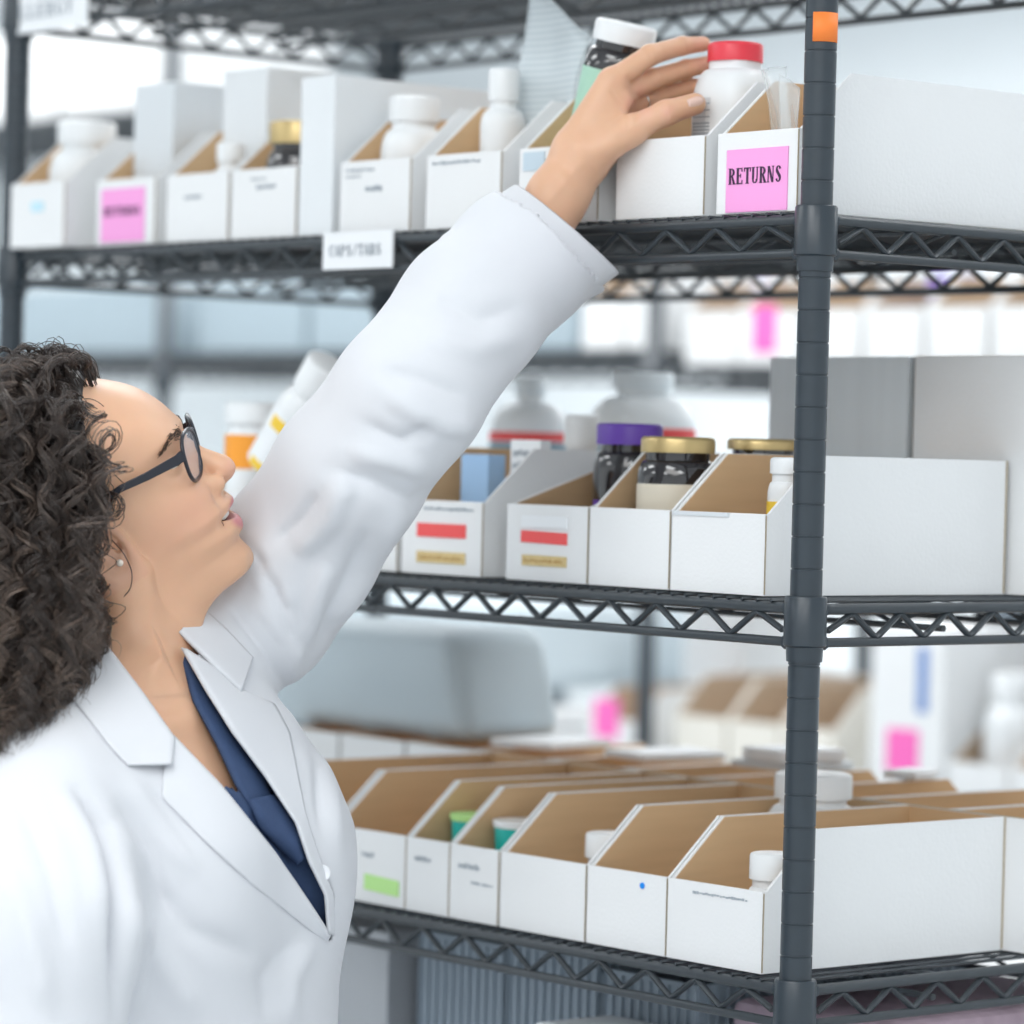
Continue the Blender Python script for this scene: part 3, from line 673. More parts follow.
def vnorm(V, Fq):
    n = np.cross(V[Fq[:, 2]]-V[Fq[:, 0]], V[Fq[:, 3]]-V[Fq[:, 1]]); N = np.zeros_like(V)
    for j in range(4): np.add.at(N, Fq[:, j], n)
    return N/np.maximum(np.linalg.norm(N, axis=1), 1e-9)[:, None]
ORG = None
def qmesh(name, parts, mats, parent, attrs=None, smooth=True, mi=None):
    """parts = [(V in q, F)] joined into one mesh of the person; children sit in room coordinates relative to the person root"""
    vs = []; fs = []; o_ = 0
    for V, Fc in parts:
        vs.append(Q2W(V)-ORG); fs += [tuple(int(x)+o_ for x in f) for f in Fc]; o_ += len(V)
    vs = np.concatenate(vs); me = bpy.data.meshes.new(name); me.from_pydata(vs.tolist(), [], fs)
    for m_ in (mats if isinstance(mats, (list, tuple)) else [mats]): me.materials.append(m_)
    if mi is not None: me.polygons.foreach_set('material_index', mi)
    if smooth: me.polygons.foreach_set('use_smooth', [True]*len(me.polygons))
    if attrs is not None:
        for k, arr in attrs.items():
            a = me.color_attributes.new(k, 'FLOAT_COLOR', 'POINT'); a.data.foreach_set('color', np.ascontiguousarray(arr, np.float32).ravel())
    me.update(); o = bpy.data.objects.new(name, me); COL.objects.link(o); o.parent = parent; return o
def poly_in(px, py, poly):
    r_ = np.zeros(px.shape, bool); n = len(poly)
    for i in range(n):
        (x0, y0), (x1, y1) = poly[i], poly[(i+1) % n]
        c = ((y0 > py) != (y1 > py)) & (px < (x1-x0)*(py-y0)/((y1-y0) or 1e-9)+x0); r_ ^= c
    return r_
def segd(px, py, line):
    d = np.full(px.shape, 1e9); tt = np.zeros(px.shape); n = len(line)-1
    for i in range(n):
        (x0, y0), (x1, y1) = line[i], line[i+1]; L = (x1-x0)**2+(y1-y0)**2
        t = np.clip(((px-x0)*(x1-x0)+(py-y0)*(y1-y0))/L, 0, 1); q = np.hypot(px-x0-t*(x1-x0), py-y0-t*(y1-y0))
        m_ = q < d; d = np.where(m_, q, d); tt = np.where(m_, (i+t)/n, tt)
    return d, tt

# root of the person on the floor under her hips
hip = Q2W(Q(120, 1150, 2.86)); ORG = np.array([hip[0], hip[1], 0.0])
person = empty('person', tuple(ORG))
tag(person, 'woman in a white lab coat and dark-rimmed glasses reaching up for the red-capped bottle', 'person')

# ---- head frame
HD = 2.85; MM = HD/F_PX                      # metres per pixel at the head
yaw_h = math.radians(3.5); th = math.radians(27)
hf = np.array([math.cos(yaw_h)*math.cos(th), math.cos(yaw_h)*math.sin(th), -math.sin(yaw_h)])
ht0 = np.array([-math.sin(th), math.cos(th), 0]); hs = np.cross(hf, ht0); hs = hs*(-1 if hs[2] > 0 else 1); ht = np.cross(hf, hs); ht = ht*(1 if ht[1] > 0 else -1)
rho = math.radians(13); hs, ht = hs*math.cos(rho)-ht*math.sin(rho), ht*math.cos(rho)+hs*math.sin(rho)                        # hs points to the camera side (her right)
EAR = Q(105, 545, HD-.0)                      # middle of the head at ear canal height
HM = np.stack([hf, ht, hs]).astype(np.float32)
def head_pt(f, t, s): return EAR+hf*f*MM+ht*t*MM+hs*s*MM      # in head pixels
# profile without the nose (front of face) in head pixels: t -> f
PT = np.array([-100, -92, -88, -82, -71, -63, -55, -49, -42, -37, -31, -27, -22, -16, -10, -4, 5, 25, 45, 58, 68, 75, 87, 104, 128, 153, 172, 182], float)
PF = np.array([96, 105, 115, 121, 123.5, 122.5, 121.5, 126, 131.0, 131, 128, 128, 132, 134.5, 131, 128, 127, 124.5, 121.5, 121, 124, 125, 122.5, 116, 101, 71, 34, 0], float)
BK = np.array([[-100, 20], [-70, -5], [-40, -52], [0, -95], [40, -112], [90, -112], [130, -88], [160, -48], [182, -5]], float)   # back of head
WD = np.array([[-100, 44], [-90, 50], [-82, 54], [-60, 62], [-40, 70], [-15, 80], [10, 86], [40, 87], [70, 88], [100, 89], [130, 76], [155, 52], [172, 27], [182, 4]], float)
TX = np.arange(-130, 215, .5)
def table(xs, ys, sg):
    y = np.interp(TX, xs, ys); k = np.exp(-(np.arange(-60, 61)*.5/sg)**2/2); k /= k.sum()
    return np.convolve(np.pad(y, 60, mode='edge'), k, 'valid')
w_p = np.clip((TX-70)/16, 0, 1)
TPF, TBK, TWD = table(PT, PF, 1.6)*(1-w_p)+table(PT, PF, 7.5)*w_p, table(BK[:, 0], BK[:, 1], 9), table(WD[:, 0], WD[:, 1], 9)
def g(x, s): return np.exp(-(x/s)**2)
def headF(P):
    L = ((P-EAR.astype(np.float32))@HM.T)/MM      # f,t,s in head px
    f, t, s = L[..., 0], L[..., 1], L[..., 2]
    ff = np.interp(t, TX, TPF); fb = np.interp(t, TX, TBK); w_ = np.interp(t, TX, TWD)
    fc = 20.0; A = np.where(f > fc, np.maximum(ff-fc, 3), np.maximum(fc-fb, 3))
    # front half a little squarer at the cheekbones
    ex = 2.0+.25*np.clip((f-fc)/60, 0, 1)
    n = (np.abs((f-fc)/A)**ex+np.abs(s/np.maximum(w_, 3))**ex+1e-9)**(1/ex)
    d = (n-1)*np.minimum(A, w_*1.15)*.92
    d = np.where(t > 182, np.maximum(d, t-182), d); d = smax(d, -90.5-t-.07*np.clip(90-f, 0, 60), 7)
    front = np.clip((f-40)/40, 0, 1)
    asz = np.abs(s)
    # eye sockets, brow ridge, cheek, jaw shaping
    d = d+front*(7.5*g(t-46, 15)*g(asz-38, 21)-2.5*g(t-72, 9)*g(asz-34, 24)-4.5*g(t-8, 20)*g(asz-47, 19)-2.5*g(t+78, 14)*g(asz, 22))
    # nasolabial fold and mouth corners
    d = d+front*(1.3*np.exp(-((asz-(31+(-t-2)*.22))/6.5)**2)*np.clip((12-t)/10, 0, 1)*np.clip((t+36)/14, 0, 1))
    d = d+front*(2.0*g(t+31, 6)*g(asz-31, 5)-.7*g(t+20, 26)*g(asz-50, 18))
    d = d+front*1.6*g(asz, 4.5)*g(t+10, 5)     # philtrum
    return d, f, t, s
NP = np.array([[62, 120, 7.5], [54, 125.5, 7.5], [46, 128, 8], [39, 132.2, 8.5], [31, 140, 9.5], [24, 147.5, 11], [18, 151, 12], [12, 150.5, 12.5], [7, 146.5, 12], [3, 140, 10.5]], float)
def capL(f, t, s, a, b, ra, rb):
    d = [b[i]-a[i] for i in range(3)]; q = (f-a[0], t-a[1], s-a[2]); dd = d[0]**2+d[1]**2+d[2]**2
    h = np.clip((q[0]*d[0]+q[1]*d[1]+q[2]*d[2])/dd, 0, 1)
    return np.sqrt((q[0]-h*d[0])**2+(q[1]-h*d[1])**2+(q[2]-h*d[2])**2)-(ra+(rb-ra)*h)
def ellL(f, t, s, c, r): return (np.sqrt(((f-c[0])/r[0])**2+((t-c[1])/r[1])**2+((s-c[2])/r[2])**2)-1)*min(r)
def faceF(P):
    d, f, t, s = headF(P)
    # nose bridge to tip
    nose = capL(f, t, s, (117, 62, 0), (123.5, 42, 0), 7, 8)
    nose = smin(nose, capL(f, t, s, (123.5, 42, 0), (139.5, 17.5, 0), 8, 12.6), 4)
    nose = smin(nose, ellL(f, t, s, (142, 13.5, 0), (11.5, 10.5, 11.5)), 4)
    a_ = np.abs(s)
    ala = ellL(f, t, a_, (127.5, 7.4, 16.5), (12, 10.2, 8.8))
    nose = smin(nose, ala, 4)
    nose = smin(nose, capL(f, t, s, (142, 6, 0), (126, -1, 0), 3.2, 4), 4)
    d = smin(d, nose, 7)
    nost = ellL(f, t, a_, (134, 1.5, 8.5), (7, 4.2, 4.3)); d = smax(d, -nost, 1.2)
    # lips: full shapes; opening carved between them
    lw = 27.0; arcf = 7*(a_/lw)**2
    up = np.sqrt(((f+arcf*1.5-126)/9.6)**2+((t+17.6+ .05*a_)/5.8)**2)-1
    up = np.maximum(up*5.5, a_-33); lo = np.sqrt(((f+arcf*1.5-123.2)/9.4)**2+((t+42.8-.22*a_)/8.0)**2)-1
    lo = np.maximum(lo*7.5, a_-31)
    d = smin(d, up, 2.5); d = smin(d, lo, 3.0)
    om = np.sqrt((a_/32)**2+((t+28.2-.10*a_)/(6.3*np.clip(1-(a_/36)**2, .05, 1)**.5+.3))**2)-1
    cut = np.maximum(om*4.6, 100-f+0*t); d = smax(d, -cut, 1.0)
    # eyelids over the eyeball
    eb = np.sqrt(((f-95)/16)**2+((t-47)/14.5)**2+((a_-38)/18.5)**2)-1; d = smin(d, eb*14.5, 4)
    sl = np.maximum(np.sqrt(((a_-38)/16)**2+((t-48.5)/(3.9))**2)*4-4, 96-f); d = smax(d, -sl, 1)
    # ear on both sides
    ear = earF(f, t, a_)
    d = smin(d, ear, 2.5)
    return d*MM
def earF(f, t, a_):
    # outer ear: tilted ellipse shell standing off the head
    f = f-21; t = t-3
    u = (f+6)*.97+(t-6)*.22; v = -(f+6)*.22+(t-6)*.97; k = a_-(87+(-u)*.25)
    r_ = np.sqrt((u/19)**2+((v)/34)**2)
    rim = np.sqrt(((r_-1)*17)**2+(k-6)**2)-4.0
    fl = np.maximum(np.abs(k-1)-4, (r_-1)*17)
    anti = np.sqrt(((np.sqrt(((u-2)/10)**2+((v-3)/20)**2)-1)*11)**2+(k-4)**2)-2.6
    lobe = np.sqrt(((u-8)/10)**2+((v+29)/10)**2+((k+1)/6.5)**2)*6-6
    e = smin(smin(smin(rim, fl, 2), anti, 2), lobe, 4)
    hole = np.sqrt(((u-9)/5)**2+((v+3)/7)**2+((k-2)/7)**2)*5-5
    trag = np.sqrt(((u-17)/5)**2+((v+5)/8)**2+((k-1)/6)**2)*5-5
    return smin(smax(e, -hole, 2), trag, 2)

# ---- torso frame: she faces right and 30 degrees towards the camera
phi = math.radians(30)
tf = np.array([math.cos(phi), 0, -math.sin(phi)]); tl = np.array([math.sin(phi), 0, math.cos(phi)])   # tl: to her left (far side)
UP = np.array([0, 1., 0])
SHL = Q(258, 606, 2.955); SHR = Q(40, 822, 2.66); NB = Q(112, 655, 2.83)     # shoulders, neck base
# coat torso: stack of sections (py at torso centre line, centre px, half-lateral, half-depth)
TS = np.array([[640, 118, .060, .055], [680, 128, .105, .075], [720, 136, .150, .095], [770, 142, .178, .112], [830, 146, .182, .128], [900, 146, .175, .130], [980, 148, .170, .128], [1060, 146, .170, .127],
               [1160, 130, .185, .135], [1300, 126, .205, .150], [1500, 122, .215, .160], [1700, 120, .225, .168], [1900, 120, .230, .172]], float)
TD = 2.82; TMM = TD/F_PX
def torsoF(P, off=0.0):
    py = 512-P[..., 1]/TMM
    cx = (np.interp(py, TS[:, 0], TS[:, 1])-512)*TMM; a = np.interp(py, TS[:, 0], TS[:, 2])+off; b = np.interp(py, TS[:, 0], TS[:, 3])+off
    dx = P[..., 0]-cx; dz = P[..., 2]-TD
    F_ = dx*tf[0]+dz*tf[2]; L_ = dx*tl[0]+dz*tl[2]
    # sloping shoulders: her left one is raised
    ex = 2.3
    n = (np.abs(F_/b)**ex+np.abs(L_/a)**ex+1e-9)**(1/ex)
    # bust
    d = (n-1)*np.minimum(a, b)*1.05
    return d, F_, L_, py
def coatTorso(P, off=0.0):
    d, F_, L_, py = torsoF(P, off)
    top = np.maximum((640-py)*TMM*.8, (py-1900)*TMM); d = smax(d, top, .03)
    for sx in (-1, 1):
        c = np.array([0, 0, TD])+tf*.070+tl*sx*.062; c[0] += (148-512)*TMM; c[1] = -(868-512)*TMM
        d = smin(d, ell(P, c, np.eye(3), (.060+off, .070+off, .060+off)), .05)
    # shoulder yoke
    d = smin(d, cap(P, NB-UP*.045, SHL-UP*.008, .052+off, .050+off), .045)
    d = smin(d, cap(P, NB-UP*.05, SHR+tl*.02, .052+off, .056+off), .045)
    return d
ARM = [SHL, Q(296, 553, 2.93), Q(348, 474, 2.89), Q(408, 396, 2.87), Q(470, 312, 2.915), Q(520, 262, 2.957), Q(566, 229, 3.0)]
CUFF = ARM[6].astype(np.float32); CUFN = np.array([87., 102., 0]); CUFN = (CUFN/np.linalg.norm(CUFN)).astype(np.float32)
ARMr = [.062, .062, .0595, .0575, .0570, .0560, .0556]
def coatF(P):
    d = coatTorso(P)
    d = smin(d, chain(P, ARM+[Q(600, 196, 3.03)], ARMr+[.0556], .012), .028)
    d = smin(d, chain(P, [SHR, Q(30, 925, 2.61), Q(20, 1190, 2.60), Q(70, 1390, 2.54), Q(95, 1500, 2.50)], [.064, .074, .066, .056, .050], .02), .022)
    # square cut at the cuff
    w_ = (P-CUFF)@CUFN; d = smax(d, w_+.012, .003)
    return d
def skinTorso(P):
    d = coatTorso(P, -.016)
    return d
NECK = [Q(92, 560, 2.865), Q(112, 625, 2.845), Q(126, 690, 2.83), Q(134, 740, 2.82)]
def upperF(P):
    d = faceF(P)
    nk = chain(P, NECK, [.060, .0555, .058, .070], .02)
    # sternomastoid towards the notch, throat front
    nk = smin(nk, cap(P, Q(122, 600, 2.800), Q(180, 708, 2.768), .013, .007), .022)
    nk = smin(nk, chain(P, [Q(160, 585, 2.835), Q(163, 640, 2.825), Q(172, 690, 2.80)], [.020, .0195, .014], .015), .02)
    d = smin(d, nk, .032)
    d = smin(d, skinTorso(P), .022)
    # collar bones
    d = smin(d, cap(P, Q(183, 722, 2.757), Q(120, 742, 2.70), .007, .006), .012)
    return d
# ---- skin material with painted pigments (lips, cheeks) and mouth-cavity shade carried as a point attribute
def skin_mat():
    M = bpy.data.materials.new('skin'); M.use_nodes = True; nt = M.node_tree; b = nt.nodes['Principled BSDF']
    at = nt.nodes.new('ShaderNodeAttribute'); at.attribute_name = 'pigment'
    n = nt.nodes.new('ShaderNodeTexNoise'); n.inputs['Scale'].default_value = 45; n.inputs['Detail'].default_value = 5
    tc = nt.nodes.new('ShaderNodeTexCoord'); nt.links.new(tc.outputs['Object'], n.inputs['Vector'])
    mx = nt.nodes.new('ShaderNodeMix'); mx.data_type = 'RGBA'; mx.blend_type = 'MULTIPLY'
    r_ = nt.nodes.new('ShaderNodeMapRange'); r_.inputs['To Min'].default_value = .93; r_.inputs['To Max'].default_value = 1.04
    nt.links.new(n.outputs['Fac'], r_.inputs['Value']); mx.inputs[0].default_value = 1
    nt.links.new(at.outputs['Color'], mx.inputs[6]); nt.links.new(r_.outputs['Result'], mx.inputs[7]); nt.links.new(mx.outputs[2], b.inputs['Base Color'])
    b.inputs['Roughness'].default_value = .42; b.inputs['Specular IOR Level'].default_value = .42
    b.inputs['Subsurface Weight'].default_value = .18; b.inputs['Subsurface Radius'].default_value = (.010, .004, .002); b.inputs['Subsurface Scale'].default_value = .8
    n2 = nt.nodes.new('ShaderNodeTexNoise'); n2.inputs['Scale'].default_value = 900; nt.links.new(tc.outputs['Object'], n2.inputs['Vector'])
    bp = nt.nodes.new('ShaderNodeBump'); bp.inputs['Strength'].default_value = .12; bp.inputs['Distance'].default_value = .0006
    nt.links.new(n2.outputs['Fac'], bp.inputs['Height']); nt.links.new(bp.outputs['Normal'], b.inputs['Normal'])
    return M
SKIN = skin_mat(); SK = np.array([.74, .44, .285, 1.0])
def blend(c, col, w_): return c*(1-w_[:, None])+np.array([*col, 1.0])*w_[:, None]
def pigment(V):
    c = np.tile(SK, (len(V), 1)); L = ((V-EAR)@HM.T)/MM; f, t, s = L[:, 0], L[:, 1], L[:, 2]; a_ = np.abs(s)
    fr = np.clip((f-96)/12, 0, 1)
    c = blend(c, (.74, .36, .27), .35*g(t-0, 26)*g(a_-58, 24)*np.clip((f-30)/30, 0, 1))       # cheeks
    c = blend(c, (.74, .38, .30), .4*g(t-10, 14)*np.clip((f-138)/8, 0, 1))                      # nose tip
    up = np.clip(1.5-np.sqrt(((t+19.5+.05*a_)/6.0)**2+(a_/28)**2)*1.5, 0, 1)*np.clip((f-112)/8, 0, 1)
    lo = np.clip(1.6-np.sqrt(((t+41-.22*a_)/8.5)**2+(a_/26)**2)*1.5, 0, 1)*np.clip((f-108)/8, 0, 1)
    c = blend(c, (.62, .24, .25), np.clip(np.maximum(up, lo)*1.6, 0, 1))
    inm = (a_ < 32) & (f < 119) & (f > 85) & (np.abs(t+28.4-.1*a_) < 7); c = blend(c, (.16, .035, .03), inm.astype(float))  # mouth cavity painted dark, its inner shade put into the colour
    ear = (f < 40) & (f > -10) & (a_ > 90) & (np.abs(t-8) < 36); c = blend(c, (.68, .36, .26), .35*ear)
    return c

UV_, UF_ = nets(upperF, Q(-60, 900, 2.50), Q(300, 340, 3.08), .0030)
# fine face
FV, FF_ = nets(upperF, *(lambda a, b: (np.minimum(a, b), np.maximum(a, b)))(Q(78, 700, 2.735), Q(262, 368, 2.97)), .00125)
def trim(V, Fc, keepmask):
    k = keepmask[Fc].all(1); Fc = Fc[k]; u = np.unique(Fc); mp = -np.ones(len(V), int); mp[u] = np.arange(len(u)); return V[u], mp[Fc]
# ---- reaching hand: left hand, thumb towards the camera, fingers curling behind the bottle
def H(x, y, d): return Q(x, y, d)
IDX = [H(612, 82, 3.004), H(650, 55, 3.016), H(682, 46, 3.034), H(703, 44, 3.046)]
MID = [H(622, 93, 3.018), H(654, 79, 3.030), H(686, 69, 3.046), H(712, 63, 3.060)]
RNG = [H(627, 106, 3.032), H(656, 97, 3.044), H(690, 88, 3.058), H(714, 84, 3.068)]
PNK = [H(630, 126, 3.046), H(652, 128, 3.058), H(684, 128, 3.068), H(706, 124, 3.074)]
THB = [H(584, 160, 2.996), H(629, 131, 2.984), H(666, 113, 2.976), H(695, 104, 2.986)]
FR = {'i': (.0108, .0088, .0078, .0066), 'm': (.0110, .0090, .0080, .0068), 'r': (.0105, .0086, .0076, .0064), 'p': (.0095, .0076, .0068, .0058)}
def handF(P):
    fore = chain(P, [H(500, 300, 2.95), H(528, 248, 2.985), H(558, 196, 3.000), H(579, 162, 3.006)], [.036, .0285, .0245, .0235], .01)
    d = fore
    pal = None
    for base, tip, ra, rb in [(H(577, 146, 3.002), IDX[0], .0175, .0125), (H(583, 152, 3.012), MID[0], .0175, .0125), (H(588, 158, 3.022), RNG[0], .016, .012), (H(592, 164, 3.03), PNK[0], .015, .0115)]:
        c = cap(P, base, tip, ra, rb); pal = c if pal is None else smin(pal, c, .008)
    d = smin(d, pal, .016)
    for F_, k in ((IDX, 'i'), (MID, 'm'), (RNG, 'r'), (PNK, 'p')):
        c = chain(P, F_, FR[k], .003); d = smin(d, c, .0045)
    d = smin(d, chain(P, [THB[0], THB[1]], (.0165, .0128), .006), .012)
    d = smin(d, chain(P, THB[1:], (.0120, .0102, .0092), .005), .007)
    # web between thumb and index
    d = smin(d, cap(P, H(606, 130, 2.998), H(622, 104, 3.002), .010, .007), .014)
    return d
def handbox(): 
    lo = Q(495, 250, 3.0); hi = Q(730, 20, 3.0); return lo, hi
def to_room(V): return Q2W(V)
lo_, hi_ = handbox()
hV, hF = nets(handF, np.array([lo_[0], lo_[1], 2.945]), np.array([hi_[0]+.01, hi_[1], 3.10]), .0013)
hV = relax(hV, hF, 1, .4)
hn = vnorm(hV, hF); px_, py_ = toPx(hV); dh = np.zeros(len(hV))
for ln, hh, ww in [([(628, 78), (640, 98), (636, 118)], -.9, 3), ([(612, 92), (626, 112), (628, 124)], -.8, 3), ([(664, 106), (668, 120)], -.4, 2), ([(671, 106), (674, 118)], -.35, 2), ([(578, 148), (596, 170)], -.5, 3), ([(572, 155), (588, 176)], -.4, 3), ([(560, 172), (575, 190)], .5, 5),
                   ([(652, 50), (656, 66)], -.35, 2), ([(684, 40), (687, 52)], -.3, 2), ([(655, 74), (660, 86)], -.35, 2), ([(600, 150), (640, 138)], .8, 8), ([(545, 205), (580, 165)], .9, 5)]:
    d_, t_ = segd(px_, py_, ln); dh += hh*.001*np.exp(-(d_/ww)**2)
hV = hV+hn*(dh*(hn[:, 2] < 0))[:, None]
FV = relax(FV, FF_, 1, .3)
# join: drop the coarse surface where the fine face patch covers it
flo, fhi = Q(78, 700, 2.735), Q(262, 368, 2.97)
UVm, UFm = UV_, UF_
def inbox(V, lo, hi, m): 
    a = np.minimum(lo, hi)+m; b = np.maximum(lo, hi)-m; return ((V > a) & (V < b)).all(1)
keep = ~inbox(UV_, flo, fhi, .0040); UVm, UFm = trim(UV_, UF_, keep)
keepF = inbox(FV, flo, fhi, .0008); FVm, FFm = trim(FV, FF_, keepF)
# everything hidden inside the clothes: arms, trunk, legs, coarse
def innerF(P):
    d = coatTorso(P, -.022)
    d = smax(d, -(P[..., 1]-Q(0, 1500, TD)[1]), .02)
    d = smin(d, chain(P, [SHR, Q(30, 925, 2.61), Q(20, 1190, 2.60), Q(70, 1390, 2.54), Q(95, 1510, 2.50)], [.046, .045, .038, .034, .026], .02), .02)
    d = smin(d, chain(P, [SHL]+ARM[2:5]+[Q(520, 258, 3.016)], [.046, .042, .040, .036, .030], .02), .02)
    for dz in (-.09, .09):
        a = np.array([Q(120, 1400, TD)[0], 0, TD])+tl*dz
        def at(py, s=1): q = a.copy(); q[1] = (512-py)*TMM; return q
        d = smin(d, chain(P, [at(1420), at(1800), at(2180), at(2350)], [.085, .058, .042, .040], .02), .03)
    return smax(d, (Q(0,0,1)[1]*0+.035+ -((P.astype(float)@MQ)[..., 2]+CP[2])), .01)
# her other hand, hanging relaxed by the coat
def hand2F(P):
    d = chain(P, [Q(80, 1430, 2.525), Q(96, 1508, 2.50), Q(99, 1545, 2.492)], [.030, .0245, .023], .01)
    tips = []
    for i, (x, z, L, r) in enumerate([(120, 2.462, 100, .0088), (112, 2.476, 112, .0090), (101, 2.490, 104, .0086), (89, 2.504, 84, .0078)]):
        b = Q(x, 1612, z); d = smin(d, cap(P, Q(97+(x-104)*.5, 1552, 2.492+(z-2.485)*.5), b, .0165, .0125), .012)
        c = chain(P, [b, Q(x+8, 1612+L*.42, z+.004), Q(x+8, 1612+L*.74, z+.012), Q(x+1, 1612+L, z+.022)], [r+.0015, r, r*.9, r*.78], .003); d = smin(d, c, .004)
    t = chain(P, [Q(106, 1555, 2.478), Q(132, 1598, 2.455), Q(140, 1640, 2.452), Q(138, 1672, 2.458)], [.0155, .012, .0100, .0085], .005); return smin(d, t, .010)
h2V, h2F = nets(hand2F, np.array([-.33, -.84, 2.41]), np.array([-.23, -.60, 2.56]), .0022)
bV, bF = nets(innerF, np.array([-.74, -1.50, 2.38]), np.array([.10, .12, 3.22]), .012)
pig = np.concatenate([pigment(UVm), pigment(FVm), np.tile(SK, (len(hV), 1)), np.tile(SK, (len(bV), 1)), np.tile(SK, (len(h2V), 1))])
# redder finger pads and knuckles
o_ = len(UVm)+len(FVm); px_, py_ = toPx(hV)
w_ = .5*np.maximum.reduce([g(np.hypot(px_-x, py_-y), 9) for x, y in [(700, 42), (706, 64), (640, 92), (632, 104), (646, 112), (690, 120), (668, 112)]])
pig[o_:o_+len(hV)] = blend(pig[o_:o_+len(hV)], (.78, .40, .31), w_)
body = qmesh('body', [(UVm, UFm), (FVm, FFm), (hV, hF), (bV, bF), (h2V, h2F)], SKIN, person, {'pigment': pig})

# ---- coat
COATM = mat('white_coat_cotton', (.70, .715, .75), .85, spec=.25, sheen=.15, bump=.12, bscale=1500)
cV, cF = nets(coatF, np.array([-.80, -1.10, 2.36]), np.array([.13, .30, 3.26]), .0042)
cV = relax(cV, cF, 2, .5)
cbvh = BVHTree.FromPolygons([Vector(v) for v in cV], [tuple(map(int, f)) for f in cF])
def surfD(px, py, default=None):
    d = Vector(((px-512)/F_PX, -(py-512)/F_PX, 1.0)); h = cbvh.ray_cast(Vector((0, 0, 0)), d.normalized())
    return h[0].z if h[0] is not None else default
# folds: (polyline in photo pixels, height mm, half width px); negative = valley
FOLDS = [([(115, 1024), (114, 930), (112, 880), (100, 830), (78, 790)], -9, 6), ([(132, 1024), (128, 930), (126, 870), (112, 812)], 5, 12),
    ([(300, 655), (285, 610), (262, 575), (248, 545)], -5, 7), ([(300, 650), (318, 600), (330, 560)], 4, 9), ([(298, 668), (292, 620), (282, 585)], 4, 6),
    ([(310, 655), (345, 590), (372, 520)], -3.5, 8), ([(322, 640), (370, 580), (405, 500)], 3.5, 9), ([(300, 640), (270, 600), (255, 560)], 4, 8),
    ([(330, 470), (370, 480), (410, 500), (450, 480)], -4, 9), ([(345, 450), (390, 458), (430, 470)], 4.5, 10), ([(360, 420), (400, 440), (440, 420)], -3.5, 8),
    ([(385, 390), (430, 420), (480, 430)], 4, 10), ([(380, 372), (420, 380), (470, 400)], -3, 8), ([(420, 340), (470, 350), (530, 330)], 3, 12), ([(430, 300), (480, 320), (530, 300)], -2.5, 9),
    ([(455, 275), (500, 262), (530, 270), (560, 290)], 3, 9), ([(475, 240), (520, 250), (570, 320)], -2.5, 7), ([(490, 215), (540, 225), (580, 300)], 2.5, 9),
    ([(292, 560), (330, 520), (350, 470)], 5, 10), ([(270, 545), (300, 520), (320, 490)], -3, 7), ([(505, 196), (608, 284)], -1.6, 3), 
    ([(60, 790), (90, 850), (104, 930)], 4, 9), ([(20, 800), (50, 870), (70, 960)], -3, 10), ([(0, 860), (30, 930), (50, 1024)], 4, 12), ([(110, 790), (150, 850), (170, 930)], -3.5, 9),
    ([(120, 900), (160, 960), (200, 1024)], 4, 14), ([(150, 880), (190, 930), (260, 960)], -3, 12), ([(125, 770), (160, 830), (200, 880)], 3, 10), ([(270, 1024), (262, 980), (300, 930)], -3, 9), ([(290, 1024), (290, 980), (310, 940)], 3, 8),
    ([(300, 700), (315, 760), (318, 840)], -3, 6), ([(312, 690), (328, 760), (336, 860)], 3, 7), ([(245, 590), (285, 640), (300, 700)], 3, 7), ([(225, 600), (262, 650), (290, 700)], -3, 6)]
cN = vnorm(cV, cF); px_, py_ = toPx(cV); fr_ = np.clip(-(cN*(cV/np.linalg.norm(cV, axis=1)[:, None])).sum(1)*1.6, 0, 1)
disp = np.zeros(len(cV)); arm_ = coatTorso(cV) > .02
for ln, hh, ww in FOLDS:
    d_, t_ = segd(px_, py_, ln); disp += hh*.0015*np.exp(-(d_/ww)**2)*np.clip(np.sin(np.clip(t_, .04, .96)*PI)*1.6, .2, 1)
rs = np.random.RandomState(3)
for k in range(26):    # soft irregular drape all over
    kv = rs.normal(0, 1, 3)*np.array([22, 12, 22]); disp += .0006*np.sin(cV@kv+rs.uniform(0, 6.28))
disp *= np.clip(-((cV-CUFF)@CUFN)/.05-1.2, .0, 1)
cV = cV+cN*(disp*np.where(np.abs(disp) > 0, np.clip(fr_+.15, 0, 1), 1))[:, None]
cbvh = BVHTree.FromPolygons([Vector(v) for v in cV], [tuple(map(int, f)) for f in cF])
RAX = Q(95, 1500, 2.50)-Q(70, 1390, 2.54); RAX /= np.linalg.norm(RAX)
VCUT = [(60, 600), (105, 655), (140, 705), (172, 748), (219, 797), (270, 858), (322, 932), (329, 935), (330, 897), (314, 862), (301, 823), (274, 776), (242, 733), (214, 690), (190, 650), (186, 600), (120, 560)]
VLINE = [(168, 700), (240, 800), (328, 930)]
px_, py_ = toPx(cV); front = fr_ > .02
inV = poly_in(px_, py_, VCUT) & front & (cV[:, 2] < 2.80)
nd = chain(cV.astype(np.float32), NECK, [.066, .063, .066, .070], .01); inV |= (nd < .004) & (cV[:, 1] > Q(0, 760, TD)[1])
cuffd = (cV-CUFF)@CUFN
inV |= (cV[:, 1] < -1.06) | (((cV-CUFF)@CUFN > -.0165) & (np.linalg.norm(cV-CUFF, axis=1) < .09))
inV |= (((cV-Q(95, 1500, 2.50))@RAX) > .022)&(np.linalg.norm(cV-Q(95, 1500, 2.50), axis=1) < .08)
ang = None
k_ = ~inV[cF].any(1); cF2 = cF[k_]; u_ = np.unique(cF2); mp = -np.ones(len(cV), int); mp[u_] = np.arange(len(u_))
coat = qmesh('lab_coat', [(cV[u_], mp[cF2])], COATM, person)
